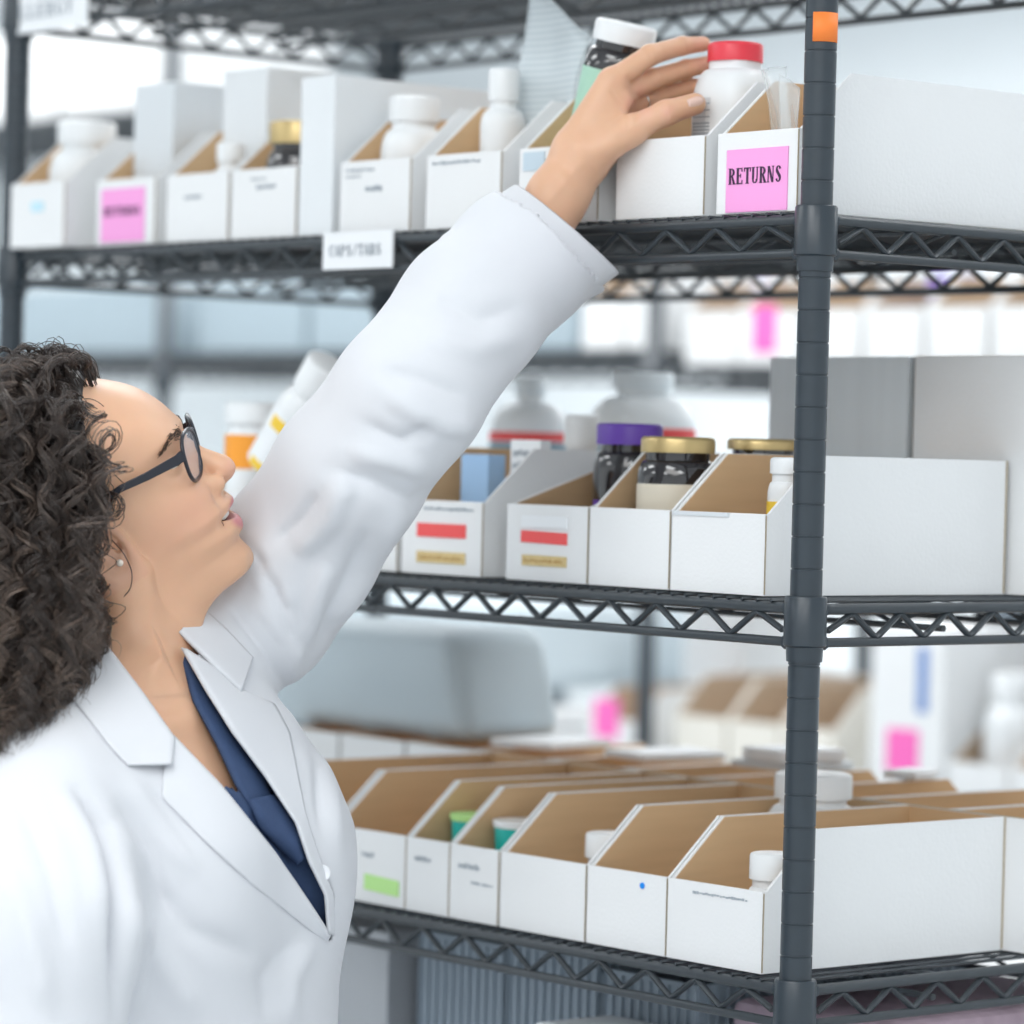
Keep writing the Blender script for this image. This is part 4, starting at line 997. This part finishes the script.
so = coat.modifiers.new('cloth', 'SOLIDIFY'); so.thickness = .0022; so.offset = -1
def resample(pl, n):
    pl = np.array(pl, float); s = np.r_[0, np.cumsum(np.hypot(*np.diff(pl, axis=0).T))]; t = np.linspace(0, s[-1], n)
    return np.stack([np.interp(t, s, pl[:, 0]), np.interp(t, s, pl[:, 1])], 1)
def panel(name, inner, outer, m_, parent, off0=.007, off1=.0035, n=70, m=16, roll=.008, th=.0016, smoothD=True, default=2.78, bulge=.0015, arr=None):
    """cloth panel laid on the coat between two edges; the inner edge rolls back under"""
    A, B = resample(inner, n), resample(outer, n); g_ = np.zeros((n, m+3, 3)); Dm = np.zeros((n, m+1))
    for i in range(n):
        for j in range(m+1):
            p = A[i]*(1-j/m)+B[i]*j/m; dd = surfD(p[0], p[1]); Dm[i, j] = dd if dd else np.nan
    for i in range(n):
        r_ = Dm[i]; ok = ~np.isnan(r_)
        Dm[i] = np.interp(np.arange(m+1), np.where(ok)[0], r_[ok]) if ok.any() else default
    if smoothD:
        for _ in range(6): Dm[1:-1] = (Dm[:-2]+2*Dm[1:-1]+Dm[2:])/4; Dm[:, 1:-1] = (Dm[:, :-2]+2*Dm[:, 1:-1]+Dm[:, 2:])/4
    for i in range(n):
        for j in range(m+1):
            u = j/m; p = A[i]*(1-u)+B[i]*u; D_ = Dm[i, j]-(off0*(1-u)**2+off1+bulge*math.sin(PI*u)); g_[i, j+2] = Q(p[0], p[1], D_)
        e_ = (g_[i, 2]-g_[i, 3]); e_ /= np.linalg.norm(e_); zz = np.array([0, 0, 1.])
        g_[i, 1] = g_[i, 2]+zz*roll*.45+e_*roll*.12; g_[i, 0] = g_[i, 2]+zz*roll-e_*roll*.25
    V = g_.reshape(-1, 3); m3 = m+3; Fq = np.array([[i*m3+j, i*m3+j+1, (i+1)*m3+j+1, (i+1)*m3+j] for i in range(n-1) for j in range(m3-1)])
    nn = vnorm(V, Fq)
    if nn[:, 2].mean() > 0: Fq = Fq[:, ::-1]
    o = qmesh(name, [(V, Fq)], m_, parent); s_ = o.modifiers.new('cloth', 'SOLIDIFY'); s_.thickness = th; s_.offset = -1
    return o
panel('lapel', [(172, 738), (219, 787), (273, 854), (329, 937)], [(164, 768), (161, 797), (203, 840), (254, 887), (312, 931), (328, 941)], COATM, coat)
panel('collar', [(103, 645), (138, 691), (160, 722), (172, 739), (169, 765)], [(64, 688), (95, 728), (112, 750), (125, 763), (127, 766)], COATM, coat, off0=.010, off1=.005, bulge=.003, n=50)
panel('lapel', [(183, 648), (207, 690), (234, 733), (266, 776), (297, 823), (310, 862), (326, 895), (329, 934)], [(226, 676), (243, 692), (274, 705), (289, 733), (304, 812), (317, 856), (332, 895), (333, 936)], COATM, coat, off0=.006, off1=.0065)
panel('collar', [(180, 632), (212, 664), (241, 691)], [(197, 604), (226, 630), (252, 658)], COATM, coat, off0=.006, off1=.006, bulge=.004, n=40, default=2.83)
# cuff: hemmed end of the raised sleeve
axd = CUFF-np.array(ARM[5]); axd = axd/np.linalg.norm(axd); cn = CUFN.astype(float); s1 = np.cross(cn, [0, 0, 1.]); s1 /= np.linalg.norm(s1); s2 = np.cross(cn, s1)
vs = []; fs = []; NR = 56; rows = [(-.082, .0550), (-.075, .0572), (-.060, .0576), (-.045, .0577), (-.030, .0577), (-.0235, .0577), (-.022, .0570), (-.0205, .0574), (-.010, .0573), (-.001, .0571), (.0004, .0562), (-.001, .0549), (-.02, .0545), (-.055, .0525)]
for w_, r_ in rows:
    c = CUFF.astype(float)+axd*(w_/float(axd@cn))
    for k in range(NR):
        a = 2*PI*k/NR; q = c+(s1*math.cos(a)+s2*math.sin(a)*1.02)*(r_+.0010*math.sin(3*a+1)+.0006*math.sin(5*a+w_*60)); vs.append(q)
for i in range(len(rows)-1):
    for k in range(NR): fs.append((i*NR+k, i*NR+(k+1) % NR, (i+1)*NR+(k+1) % NR, (i+1)*NR+k))
qmesh('cuff', [(np.array(vs), np.array(fs))], COATM, coat)
# buttons
def disc(px, py, r_, m_, parent, name):
    D_ = (surfD(px, py) or 2.72)-.0045; c = Q(px, py, D_); mb_ = MB(); mb_.lathe([(r_*.5, .0006), (r_*.82, .0004), (r_, .0008), (r_, .0022), (r_*.9, .003), (r_*.7, .0022), (.0004, .0020)], 28)
    for a in range(4): pass
    o = mb_.build(name, m_, parent, smooth=True); o.location = tuple(Q2W(c)-ORG)
    nrm = Vector(tuple(-CV)) + Vector(tuple(CR))*.35; o.rotation_euler = nrm.to_track_quat('Z', 'Y').to_euler(); return o
BTN = mat('white_button', (.82, .83, .86), .3)
disc(322, 873, .0065, BTN, coat, 'button')
# ---- navy top: shell just under the coat with a V neck
NAVY = mat('navy_fabric', (.040, .075, .17), .8, noise=.15, nscale=300, bump=.2, bscale=900)
tV, tF = nets(lambda P: coatTorso(P, -.0075), np.array([-.60, -.62, 2.44]), np.array([.02, .03, 3.08]), .006)
tN = vnorm(tV, tF); px_, py_ = toPx(tV); dt = np.zeros(len(tV))
for ln, hh, ww in [([(222, 790), (260, 815), (292, 845)], 3, 6), ([(228, 806), (262, 832), (290, 860)], -2.5, 5), ([(240, 820), (280, 870), (310, 920)], 3, 7), ([(240, 800), (270, 818), (296, 838)], -2, 4), ([(285, 850), (300, 880), (318, 925)], -3, 5)]:
    d_, t_ = segd(px_, py_, ln); dt += hh*.001*np.exp(-(d_/ww)**2)
tV = tV+tN*dt[:, None]
SKV = [(70, 560), (90, 640), (150, 712), (205, 782), (221, 788), (241, 791), (236, 745), (219, 715), (196, 672), (178, 640), (190, 560)]
ins = poly_in(px_, py_, SKV) & (tN[:, 2] < 0); ins |= (tV[:, 1] > Q(0, 668, TD)[1]) | (chain(tV.astype(np.float32), NECK, [.06, .06, .066, .075], .01) < .006)
k_ = ~ins[tF].any(1); tF2 = tF[k_]; u_ = np.unique(tF2); mp = -np.ones(len(tV), int); mp[u_] = np.arange(len(u_))
top = qmesh('blouse', [(tV[u_], mp[tF2])], NAVY, person); s_ = top.modifiers.new('cloth', 'SOLIDIFY'); s_.thickness = .0015; s_.offset = -1
cb_keep = cbvh
cbvh = BVHTree.FromPolygons([Vector(v) for v in tV], [tuple(map(int, f)) for f in tF])
panel('neck_band', [(181, 652), (195, 700), (219, 745), (238, 786), (252, 808), (266, 822)], [(186, 646), (209, 690), (236, 738), (264, 778), (276, 808), (284, 830)], NAVY, top, off0=.003, off1=.003, bulge=.003, m=8, th=.002)
panel('neck_knot', [(250, 800), (262, 826), (284, 848), (300, 862)], [(272, 796), (290, 818), (303, 836), (302, 856)], NAVY, top, off0=.004, off1=.006, bulge=.007, m=10, n=26, th=.003)
cbvh = cb_keep
# ---- face details
fbvh = BVHTree.FromPolygons([Vector(v) for v in FVm], [tuple(map(int, f)) for f in FFm])
def faceD(px, py):
    h = fbvh.ray_cast(Vector((0, 0, 0)), Vector(((px-512)/F_PX, -(py-512)/F_PX, 1)).normalized()); return h[0]
def hp(px, py, s):
    """head coordinates (f, t) of the point seen at a pixel, s head-pixels to her right"""
    f, t = 100.0, 40.0
    for _ in range(12):
        x, y = toPx(head_pt(f, t, s)); J = np.array([[toPx(head_pt(f+1, t, s))[0]-x, toPx(head_pt(f, t+1, s))[0]-x], [toPx(head_pt(f+1, t, s))[1]-y, toPx(head_pt(f, t+1, s))[1]-y]])
        df = np.linalg.solve(J, [px-x, py-y]); f += df[0]; t += df[1]
    return f, t
def loc(q): return Vector(tuple(Q2W(q)-ORG))
def qtube(pts, r, n=8): return MB().tube([loc(p) for p in pts], r, n)
EYEW = mat('eye_white', (.80, .78, .76), .15); IRIS = mat('dark_iris', (.06, .035, .02), .1)
for sg, nm in ((1, 'eye'), (-1, 'eye')):
    c = head_pt(95.5, 47, 38*sg); mb_ = MB(); mb_.lathe([(.0001, -.0112)]+[(.0112*math.cos(a), .0112*math.sin(a)) for a in np.linspace(-1.45, 1.45, 14)]+[(.0001, .0112)], 20)
    e_ = mb_.build(nm, EYEW, person, smooth=True); e_.location = loc(c); fw = Vector(tuple((hf*.96+ht*.22)@MQ)); e_.rotation_euler = fw.to_track_quat('Z', 'Y').to_euler()
    MB().lathe([(.0001, .0098), (.0058, .0098), (.0056, .0101), (.004, .0110), (.0001, .0114)], 20).build('iris', IRIS, e_, smooth=True)
HAIRD = mat('dark_brow_hair', (.11, .068, .048), .5)
rs = np.random.RandomState(5)
for sg in (1, -1):
    mb_ = MB()
    for k in range(190):
        u = rs.rand(); v = rs.normal(0, 1)
        # brow runs from above the nose root to the temple
        s_ = (16+u*44)*sg; t_ = 67+7*math.sin(min(u*1.5, 1)*PI*.5)-7*max(0, u-.6)/.4+v*(2.8*(1-u)+.9); 
        o = head_pt(150, t_, s_); d_ = Vector(tuple(-(hf))); h = fbvh.ray_cast(Vector(o), d_)
        if h[0] is None: continue
        p0 = np.array(h[0])-hf*.0003; dr = hs*sg*.0042*(1+.4*rs.rand())+ht*(.0022*(1-u)-.0012*u)*(.6+rs.rand()*.8)-hf*.0018*u; p1 = p0+dr*.5+hf*.0007; p2 = p0+dr+hf*.0003-hf*.0010*u
        mb_.tube([loc(p0), loc(p1), loc(p2)], [.00034, .0003, .0001], 3)
    mb_.build('eyebrow', HAIRD, person)
    mb_ = MB()
    for k in range(26):
        u = k/25; s_ = (27+u*25)*sg; p0 = head_pt(110.5-5.5*((u-.45)/.55)**2, 51.3-2.8*((u-.4)/.6)**2, s_); p1 = p0+hf*.004+ht*.0006+hs*sg*.002*(u-.3); p2 = p0+hf*.0065+ht*.0028+hs*sg*.0035*(u-.3)
        mb_.tube([loc(p0), loc(p1), loc(p2)], [.0003, .00025, .0001], 3)
    mb_.build('eyelashes', mat('black_lash', (.012, .01, .01), .5), person)
# teeth
TOOTH = mat('tooth', (.86, .84, .79), .2, sss=0)
mb_ = MB()
for k in range(-5, 6):
    s0 = k*5.4; wd_ = 4.9 if abs(k) > 1 else 5.4; F0 = 126-(s0/30)**2*9; ang = math.atan(2*s0/30**2*9)
    hgt = 10 if abs(k) < 4 else 8
    pts = []
    for (a, b_, c_) in [(x, y, z) for z in (0, 1) for y in (0, 1) for x in (0, 1)]:
        ss = s0+(a-.5)*wd_*math.cos(ang); ff_ = F0-(a-.5)*wd_*math.sin(ang)-b_*4-(.8 if c_ == 0 else 0); tt = -18-(1-c_)*(hgt+1); pts.append(loc(head_pt(ff_, tt, ss)))
    mb_.add(pts, [(0, 2, 3, 1), (4, 5, 7, 6), (0, 1, 5, 4), (2, 6, 7, 3), (0, 4, 6, 2), (1, 3, 7, 5)])
mb_.build('teeth', TOOTH, person, bevel=.0007)
# ---- glasses
FRAME = mat('dark_glasses_frame', (.008, .010, .020), .3, coat=.15)
LENS = mat('reflection_tint_lens', (.60, .66, .78), .02, alpha=.16, spec=.9)  # pale blue film: the whitish-blue lens reflection is put into the colour
fN, tN_ = hp(191.5, 454.5, 37)
gl = empty('glasses', (0, 0, 0)); gl.parent = person
wrap = math.radians(9); pan = math.radians(13)
def lens_axes(sg):
    up = ht*math.cos(pan)+hf*math.sin(pan)*-(-1); up = ht*math.cos(pan)+hf*math.sin(pan); sd = hs*sg*math.cos(wrap)-hf*math.sin(wrap); return up, sd
for sg in (1, -1):
    up, sd = lens_axes(sg); c = head_pt(fN, tN_, 37*sg); pts = []
    for k in range(48):
        a = 2*PI*k/48; ca, sa = math.cos(a), math.sin(a); e = 2.7; m_ = (abs(ca)**e+abs(sa)**e)**(-1/e)
        wx = 31*(1+.06*sa); pts.append(c+sd*ca*m_*wx*MM+up*(sa*m_*(25 if sa < 0 else 24)+ca*1.5)*MM)
    pr_ = MB().tube([loc(p) for p in pts+pts[:2]], .00165, 8).build('rim', FRAME, gl, smooth=True)
    nrm = np.cross(up, sd); nrm /= np.linalg.norm(nrm)
    vs = [loc(p+nrm*.0006) for p in pts]+[loc(p-nrm*.0006) for p in pts]; n_ = 48
    MB().add(vs, [tuple(range(n_)), tuple(range(n_, 2*n_))[::-1]]+[(i, n_+i, n_+(i+1) % n_, (i+1) % n_) for i in range(n_)]).build('lens', LENS, gl)
    # temple arm: flat bar
    hin = c+sd*31.5*MM+up*9*MM; a1 = head_pt(fN-14, tN_+7, 76*sg)
    fE, tE = hp(121, 488, 92); a2 = head_pt(fE, tE, 94*sg); a3 = head_pt(fE-26, tE-3, 95*sg); a4 = head_pt(fE-44, tE-22, 92*sg)
    mb_ = MB(); path = [hin, hin*.4+a1*.6-hf*0, a1*.5+a2*.5+hs*sg*.001, a2, a3, a4]; hgts = [.0042, .0040, .0033, .0028, .0025, .0022]
    vs = []
    for i, p in enumerate(path):
        d_ = path[min(i+1, 5)]-path[max(i-1, 0)]; d_ /= np.linalg.norm(d_); u_n = np.cross(d_, hs); u_n /= np.linalg.norm(u_n)
        for (a, b_) in ((1, 1), (1, -1), (-1, -1), (-1, 1)): vs.append(loc(p+u_n*a*hgts[i]+hs*b_*.0011))
    fs = [(0, 1, 2, 3), (20, 23, 22, 21)]
    for i in range(5):
        for j in range(4): fs.append((i*4+j, (i+1)*4+j, (i+1)*4+(j+1) % 4, i*4+(j+1) % 4))
    mb_.add(vs, fs).build('temple_arm', FRAME, gl, bevel=.0006)
br = [head_pt(fN+2, tN_+12, 8), head_pt(fN+7, tN_+16, 3), head_pt(fN+7, tN_+16, -3), head_pt(fN+2, tN_+12, -8)]
qtube(br, .0017).build('bridge', FRAME, gl, smooth=True)
# ---- pearl earring, ring, thumb nail
h = faceD(120, 563)
er = MB().lathe([(.0001, -.0029)]+[(.0029*math.cos(a), .0029*math.sin(a)) for a in np.linspace(-1.4, 1.4, 9)]+[(.0001, .0029)], 16).build('earring', mat('pearl', (.92, .84, .74), .15, coat=.6), person, smooth=True); er.location = loc(np.array(h)-np.array([0, 0, .0015]))
p_, q_ = RNG[0]*.45+RNG[1]*.55, RNG[1]
ax_ = q_-RNG[0]; ax_ /= np.linalg.norm(ax_); u1 = np.cross(ax_, [0, 0, 1.]); u1 /= np.linalg.norm(u1); u2 = np.cross(ax_, u1)
qtube([p_+(u1*math.cos(a)+u2*math.sin(a))*.0098 for a in np.linspace(0, 2*PI*1.04, 26)], .0011, 6).build('ring', mat('silver_ring', (.75, .73, .70), .2, metal=1), person, smooth=True)
tdir = THB[3]-THB[2]; tdir /= np.linalg.norm(tdir); tu = np.array([0, 1, 0.])-tdir*tdir[1]; tu /= np.linalg.norm(tu); tn = np.cross(tdir, tu); tn = tn if tn[2] < 0 else -tn; tn = tn+tu*.25; tn /= np.linalg.norm(tn); tu = np.cross(tn, tdir)
vs = []; fs = []
for i in range(9):
    for j in range(9):
        a = (i/8-.62)*.0150; b_ = (j/8-.5)*2; wdt = .0049*math.sqrt(max(0, 1-((i-3.6)/5.2)**4)); q_ = THB[3]-tdir*.0012+tdir*a+tu*b_*wdt+tn*(.0101-.0034*b_*b_-.0020*max(0, i/8-.6)**2*6); vs.append(loc(q_))
for i in range(8):
    for j in range(8): fs.append((i*9+j, (i+1)*9+j, (i+1)*9+j+1, i*9+j+1))
nl = MB().add(vs, fs).build('fingernail', mat('pale_nail', (.82, .58, .50), .2), person, smooth=True); s_ = nl.modifiers.new('thick', 'SOLIDIFY'); s_.thickness = .0007; s_.offset = 0
# ---- curly hair
rs = np.random.RandomState(11)
XB = np.array([[330, 60], [346, 92], [356, 103], [372, 100], [391, 101], [405, 108], [422, 117], [450, 129], [480, 127], [505, 122], [521, 112], [535, 102], [560, 96], [586, 104], [620, 112], [651, 104], [671, 97], [702, 78], [722, 52], [745, 22], [765, -10], [900, -120]], float)
def xb(py): return np.interp(py, XB[:, 0], XB[:, 1])+6*np.exp(-((py-455)/55.)**2)
def ytop(px): return np.interp(px, [-120, -40, 0, 25, 55, 92, 104], [458, 402, 378, 365, 354, 358, 370])
SK_C = np.array([-4., 72, 0]); SK_R = np.array([116., 106, 90])
def skull(q):   # head-pixel distance outside the skull ellipsoid + outward normal
    L = ((q-EAR)@HM.T.astype(float))/MM-SK_C; n = np.linalg.norm(L/SK_R, axis=-1, keepdims=True); nr = L/SK_R**2; nr /= np.linalg.norm(nr, axis=-1, keepdims=True)
    return (n[..., 0]-1)*90, nr@HM.astype(float)
NCL = 1150
roots = []; nors = []
while len(roots) < NCL:
    v = rs.normal(size=3); v /= np.linalg.norm(v); L = SK_C+v*SK_R; f, t, s = L
    hl = np.interp(t, [-20, 10, 20, 40, 66, 105, 140, 155, 185], [6, 10, 19, 42, 54, 62, 66, 72, 90])
    if f > hl or t < -25-0*f or (t < 20 and f > 10): continue
    n = v/SK_R; n /= np.linalg.norm(n); roots.append(head_pt(*L)); nors.append(n@HM.astype(float))
roots = np.array(roots); nors = np.array(nors)
STEP = .006; NS = 64
front_q = hf
X = roots.copy(); fr = ((roots-EAR)@hf)/MM; frn = np.clip((fr-20)/60, 0, 1)[:, None]
D_ = nors*.9-hf*(.25+.35*frn)+np.array([0, .25, 0])*frn+rs.normal(0, .22, (NCL, 3)); D_ /= np.linalg.norm(D_, axis=1)[:, None]
vol = rs.uniform(10, 46, NCL)              # how far out from the skull each lock rides
G = np.zeros((NCL, NS, 3)); alive = np.ones((NCL, NS), bool); Yend = rs.uniform(670, 800, NCL); mg = np.abs(rs.normal(0, 14, NCL))+1
mg[rs.rand(NCL) < .3] += rs.uniform(5, 60, (rs.rand(NCL) < .3).sum()) if False else 0
drift = rs.normal(0, .12, (NCL, 3)); drift[:, 0] -= .06
for k in range(NS):
    G[:, k] = X
    px_, py_ = toPx(X); g_ = min(1, .10+.045*k)
    D_ = D_*(1-.16)+(np.array([0, -1, 0])*g_+drift)*.16*1.6
    D_ += rs.normal(0, .05, (NCL, 3)); D_ /= np.linalg.norm(D_, axis=1)[:, None]
    X = X+D_*STEP
    d, n = skull(X); tgt = np.minimum(vol, 4+k*7)
    push = np.clip(tgt-d, 0, 12)*MM*.55; X = X+n*push[:, None]
    # keep off the neck and the coat
    P_ = X.astype(np.float32); dn = chain(P_, NECK, [.064, .060, .06, .07], .01); C_ = Q(105, 640, 2.84); out = X-C_; out[:, 1] = 0; out /= np.maximum(np.linalg.norm(out, axis=1), 1e-6)[:, None]
    X = X+out*np.clip(.012-dn, 0, .01)[:, None]
    dc = coatF(P_); X = X+np.array([-.2, .25, -.9])*np.clip(.010-dc, 0, .012)[:, None]
    px_, py_ = toPx(X); lim = xb(py_)-mg; over = px_-lim; m_ = (over > 0) & (py_ < 655)
    X[:, 0] -= np.where(m_, np.minimum(over, 9)*MM, 0)
    lo = ytop(px_)+mg*.5-py_; X[:, 1] -= np.where(lo > 0, np.minimum(lo, 10)*MM, 0)
    if k: alive[:, k] = alive[:, k-1] & (py_ < Yend) & ~((py_ >= 655) & (px_ > xb(py_)-3))
def smooth_rows(A, n):
    for _ in range(n): A[:, 1:-1] = (A[:, :-2]+2*A[:, 1:-1]+A[:, 2:])/4
    return A
G = smooth_rows(G, 3)
LEN = alive.sum(1)
# curls
NH = 11; SUB = 2; T_ = np.arange(0, NS-1+1e-6, 1/SUB); K = len(T_)
i0 = np.clip(T_.astype(int), 0, NS-2); fr_t = (T_-i0)[None, :, None]
GG = G[:, i0]*(1-fr_t)+G[:, i0+1]*fr_t
tan = np.gradient(GG, axis=1); tan /= np.linalg.norm(tan, axis=2, keepdims=True)
ref = np.tile(np.array([.3, .1, 1.]), (NCL, K, 1)); e1 = np.cross(tan, ref); e1 /= np.linalg.norm(e1, axis=2, keepdims=True); e2 = np.cross(tan, e1)
arc = T_*STEP
allV = []; allF = []; tones = []; base = 0
wl = rs.uniform(.028, .048, NCL); am = rs.uniform(.005, .0092, NCL); ph0 = rs.uniform(0, 6.28, NCL); hand = np.where(rs.rand(NCL) < .5, 1, -1); ctone = rs.uniform(0, 1, NCL)
for hI in range(NH):
    ph = ph0+rs.normal(0, .26, NCL); A_ = am*rs.uniform(.75, 1.25, NCL); off = rs.normal(0, .0015, (NCL, 2)); w2 = wl*rs.uniform(.97, 1.03, NCL)
    loose = rs.rand(NCL) < .07; A_ = np.where(loose, A_*1.5, A_); off = np.where(loose[:, None], off*3, off)
    th_ = ph[:, None]+hand[:, None]*2*PI*arc[None]/w2[:, None]; ramp = np.clip(arc/.06, .12, 1)[None]
    P_ = GG+e1*(A_[:, None]*ramp*np.cos(th_)+off[:, :1])[..., None]+e2*(A_[:, None]*ramp*np.sin(th_)+off[:, 1:])[..., None]
    Pt = np.gradient(P_, axis=1); Pt /= np.linalg.norm(Pt, axis=2, keepdims=True)
    a1_ = np.cross(Pt, ref); a1_ /= np.maximum(np.linalg.norm(a1_, axis=2, keepdims=True), 1e-6); a2_ = np.cross(Pt, a1_)
    n_al = np.clip(LEN*SUB-rs.randint(0, 8, NCL), 6, K)
    idx_ = np.arange(K)[None]; rad = .00038*np.clip((n_al[:, None]-idx_)/10, .12, 1)
    ring = np.stack([P_+(a1_*math.cos(a)+a2_*math.sin(a))*rad[..., None] for a in (0, 2*PI/3, 4*PI/3)], 2)   # NCL,K,3,3
    for c in range(NCL):
        m_ = n_al[c]; px_c, py_c = toPx(P_[c, :m_])
        if px_c.min() > 240 or (px_c.max() < -95): continue
        allV.append(ring[c, :m_].reshape(-1, 3)); 
        ii = np.arange(m_-1)[:, None]*3; j = np.arange(3)[None]; j2 = (j+1) % 3
        F4 = np.stack([ii+j, ii+j2, ii+3+j2, ii+3+j], -1).reshape(-1, 4)+base; allF.append(F4)
        tt = np.clip(.25+.75*ctone[c]*np.linspace(.35, 1.15, m_)+rs.normal(0, .12), 0, 1); tones.append(np.repeat(tt, 3)); base += m_*3
# fine wisps near the face and ear
def wisp(pts, r=.00035):
    global base
    P_ = np.array([Q(*p) for p in pts]); s = np.linspace(0, len(pts)-1, 26); P2 = np.stack([np.interp(s, range(len(pts)), P_[:, j]) for j in range(3)], 1)
    for _ in range(5): P2[1:-1] = (P2[:-2]+2*P2[1:-1]+P2[2:])/4
    t_ = np.gradient(P2, axis=0); t_ /= np.linalg.norm(t_, axis=1)[:, None]; a = np.cross(t_, [.1, .2, 1.]); a /= np.linalg.norm(a, axis=1)[:, None]; b = np.cross(t_, a)
    R_ = np.stack([P2+(a*math.cos(q)+b*math.sin(q))*r for q in (0, 2*PI/3, 4*PI/3)], 1).reshape(-1, 3)
    ii = np.arange(25)[:, None]*3; j = np.arange(3)[None]; j2 = (j+1) % 3
    allV.append(R_); allF.append(np.stack([ii+j, ii+j2, ii+3+j2, ii+3+j], -1).reshape(-1, 4)+base); tones.append(np.full(len(R_), .5)); base += len(R_)
wisp([(112, 540, 2.765), (124, 553, 2.762), (133, 572, 2.765), (131, 590, 2.772), (118, 602, 2.775)], .0005)
for k in range(0):
    y = rs.uniform(385, 520); x = xb(y)-3; L_ = rs.uniform(8, 22)
    d0 = 2.768 if y > 420 else 2.79; wisp([(x-6, y-6, d0), (x+L_*.5, y+rs.uniform(-6, 6), d0), (x+L_*.7, y+rs.uniform(4, 16), d0), (x+L_*.3, y+rs.uniform(14, 24), d0)], .00022)
HV = np.concatenate(allV); HF = np.concatenate(allF); tone = np.concatenate(tones)
hm = bpy.data.materials.new('curly_hair'); hm.use_nodes = True; nt = hm.node_tree; b = nt.nodes['Principled BSDF']
at = nt.nodes.new('ShaderNodeAttribute'); at.attribute_name = 'tone'; rr = nt.nodes.new('ShaderNodeValToRGB'); rr.color_ramp.elements[0].color = (.020, .015, .014, 1); rr.color_ramp.elements[1].color = (.26, .19, .15, 1); e_ = rr.color_ramp.elements.new(.55); e_.color = (.060, .044, .037, 1)
nt.links.new(at.outputs['Fac'], rr.inputs[0]); nt.links.new(rr.outputs[0], b.inputs['Base Color']); b.inputs['Roughness'].default_value = .30; b.inputs['Specular IOR Level'].default_value = .65
# dark inner mass
def massF(P):
    L = ((P-EAR.astype(np.float32))@HM.T)/MM; f, t, s = L[..., 0], L[..., 1], L[..., 2]
    d = (np.sqrt((((L-SK_C.astype(np.float32))/(SK_R+7).astype(np.float32))**2).sum(-1))-1)*90*MM
    hl = np.interp(t, [-20, 10, 20, 40, 66, 105, 140, 155, 185], [4, 8, 14, 34, 46, 54, 57, 62, 80])
    d = smax(d, (f-hl)*MM, .006)
    d = smin(d, chain(P, [Q(30, 470, 2.84), Q(38, 560, 2.82), Q(46, 630, 2.80)], [.075, .066, .052], .02), .02)
    d = smin(d, chain(P, [Q(10, 560, 2.80), Q(5, 680, 2.76)], [.05, .035], .02), .02)
    d = smin(d, chain(P, [Q(60, 470, 2.87), Q(50, 600, 2.87)], [.07, .05], .02), .02)
    px = 512+F_PX*P[..., 0]/P[..., 2]; py = 512-F_PX*P[..., 1]/P[..., 2]
    return smax(d, (px-xb(py)+13)*MM, .008)
mV, mF = nets(massF, np.array([-.56, -.24, 2.68]), np.array([-.28, .16, 3.0]), .005)
vs = np.concatenate([Q2W(HV)-ORG, Q2W(mV)-ORG]); fs = HF.tolist()+(mF+len(HV)).tolist()
me = bpy.data.meshes.new('hair'); nv = len(vs); npf = len(fs)
me.vertices.add(nv); me.vertices.foreach_set('co', vs.astype(np.float32).ravel()); fa = np.array(fs, np.int32); me.loops.add(npf*4); me.loops.foreach_set('vertex_index', fa.ravel()); me.polygons.add(npf); me.polygons.foreach_set('loop_start', np.arange(npf, dtype=np.int32)*4); me.update(calc_edges=True)
me.materials.append(hm); me.polygons.foreach_set('use_smooth', [True]*npf)
a = me.attributes.new('tone', 'FLOAT', 'POINT'); a.data.foreach_set('value', np.concatenate([tone, np.full(len(mV), .0)]).astype(np.float32))
ho = bpy.data.objects.new('hair', me); COL.objects.link(ho); ho.parent = person; ho['label'] = 'long dark brown curly hair'
# ---- trousers and shoes below the coat
TRO = mat('dark_trousers', (.035, .04, .055), .8, bump=.1)
flz = W2Q(np.array([ORG[0], ORG[1], 0.0]))
def legq(dz, hgt, fwd=0.0):
    """point at a height above the floor under her hips"""
    w0 = Q2W(Q(120, 1150, TD)+tl*dz+tf*fwd); return W2Q(np.array([w0[0], w0[1], hgt]))
legs = [[legq(d, .86), legq(d, .50, .01), legq(d*1.05, .085)] for d in (-.095, .095)]
def trouF(P):
    d = cap(P, legq(-.06, .88, .01), legq(.06, .88, .01), .095, .095)
    for L in legs: d = smin(d, chain(P, [L[0], L[1], L[2]], [.088, .070, .058], .03), .03)
    return d
lo = np.minimum.reduce([l for L in legs for l in L])-.22; hi = np.maximum.reduce([l for L in legs for l in L])+.2
trV, trF = nets(trouF, lo, hi, .012); qmesh('trousers', [(trV, trF)], TRO, person)
for i, L in enumerate(legs):
    a_ = legq((-.10, .10)[i], .05, -.05); b_ = legq((-.10, .10)[i], .036, .14); 
    def shF(P): 
        d = cap(P, a_, b_, .048, .036); d = smin(d, cap(P, legq((-.10, .10)[i], .10, -.03), a_, .044, .046), .02)
        hgt = (P.astype(float)@MQ)[..., 2]+CP[2]; return smax(d, .004-hgt, .003)
    sV, sF = nets(shF, np.minimum(a_, b_)-.11, np.maximum(a_, b_)+.11, .006); qmesh('shoe', [(sV, sF)], mat('black_leather', (.02, .02, .022), .35), person)
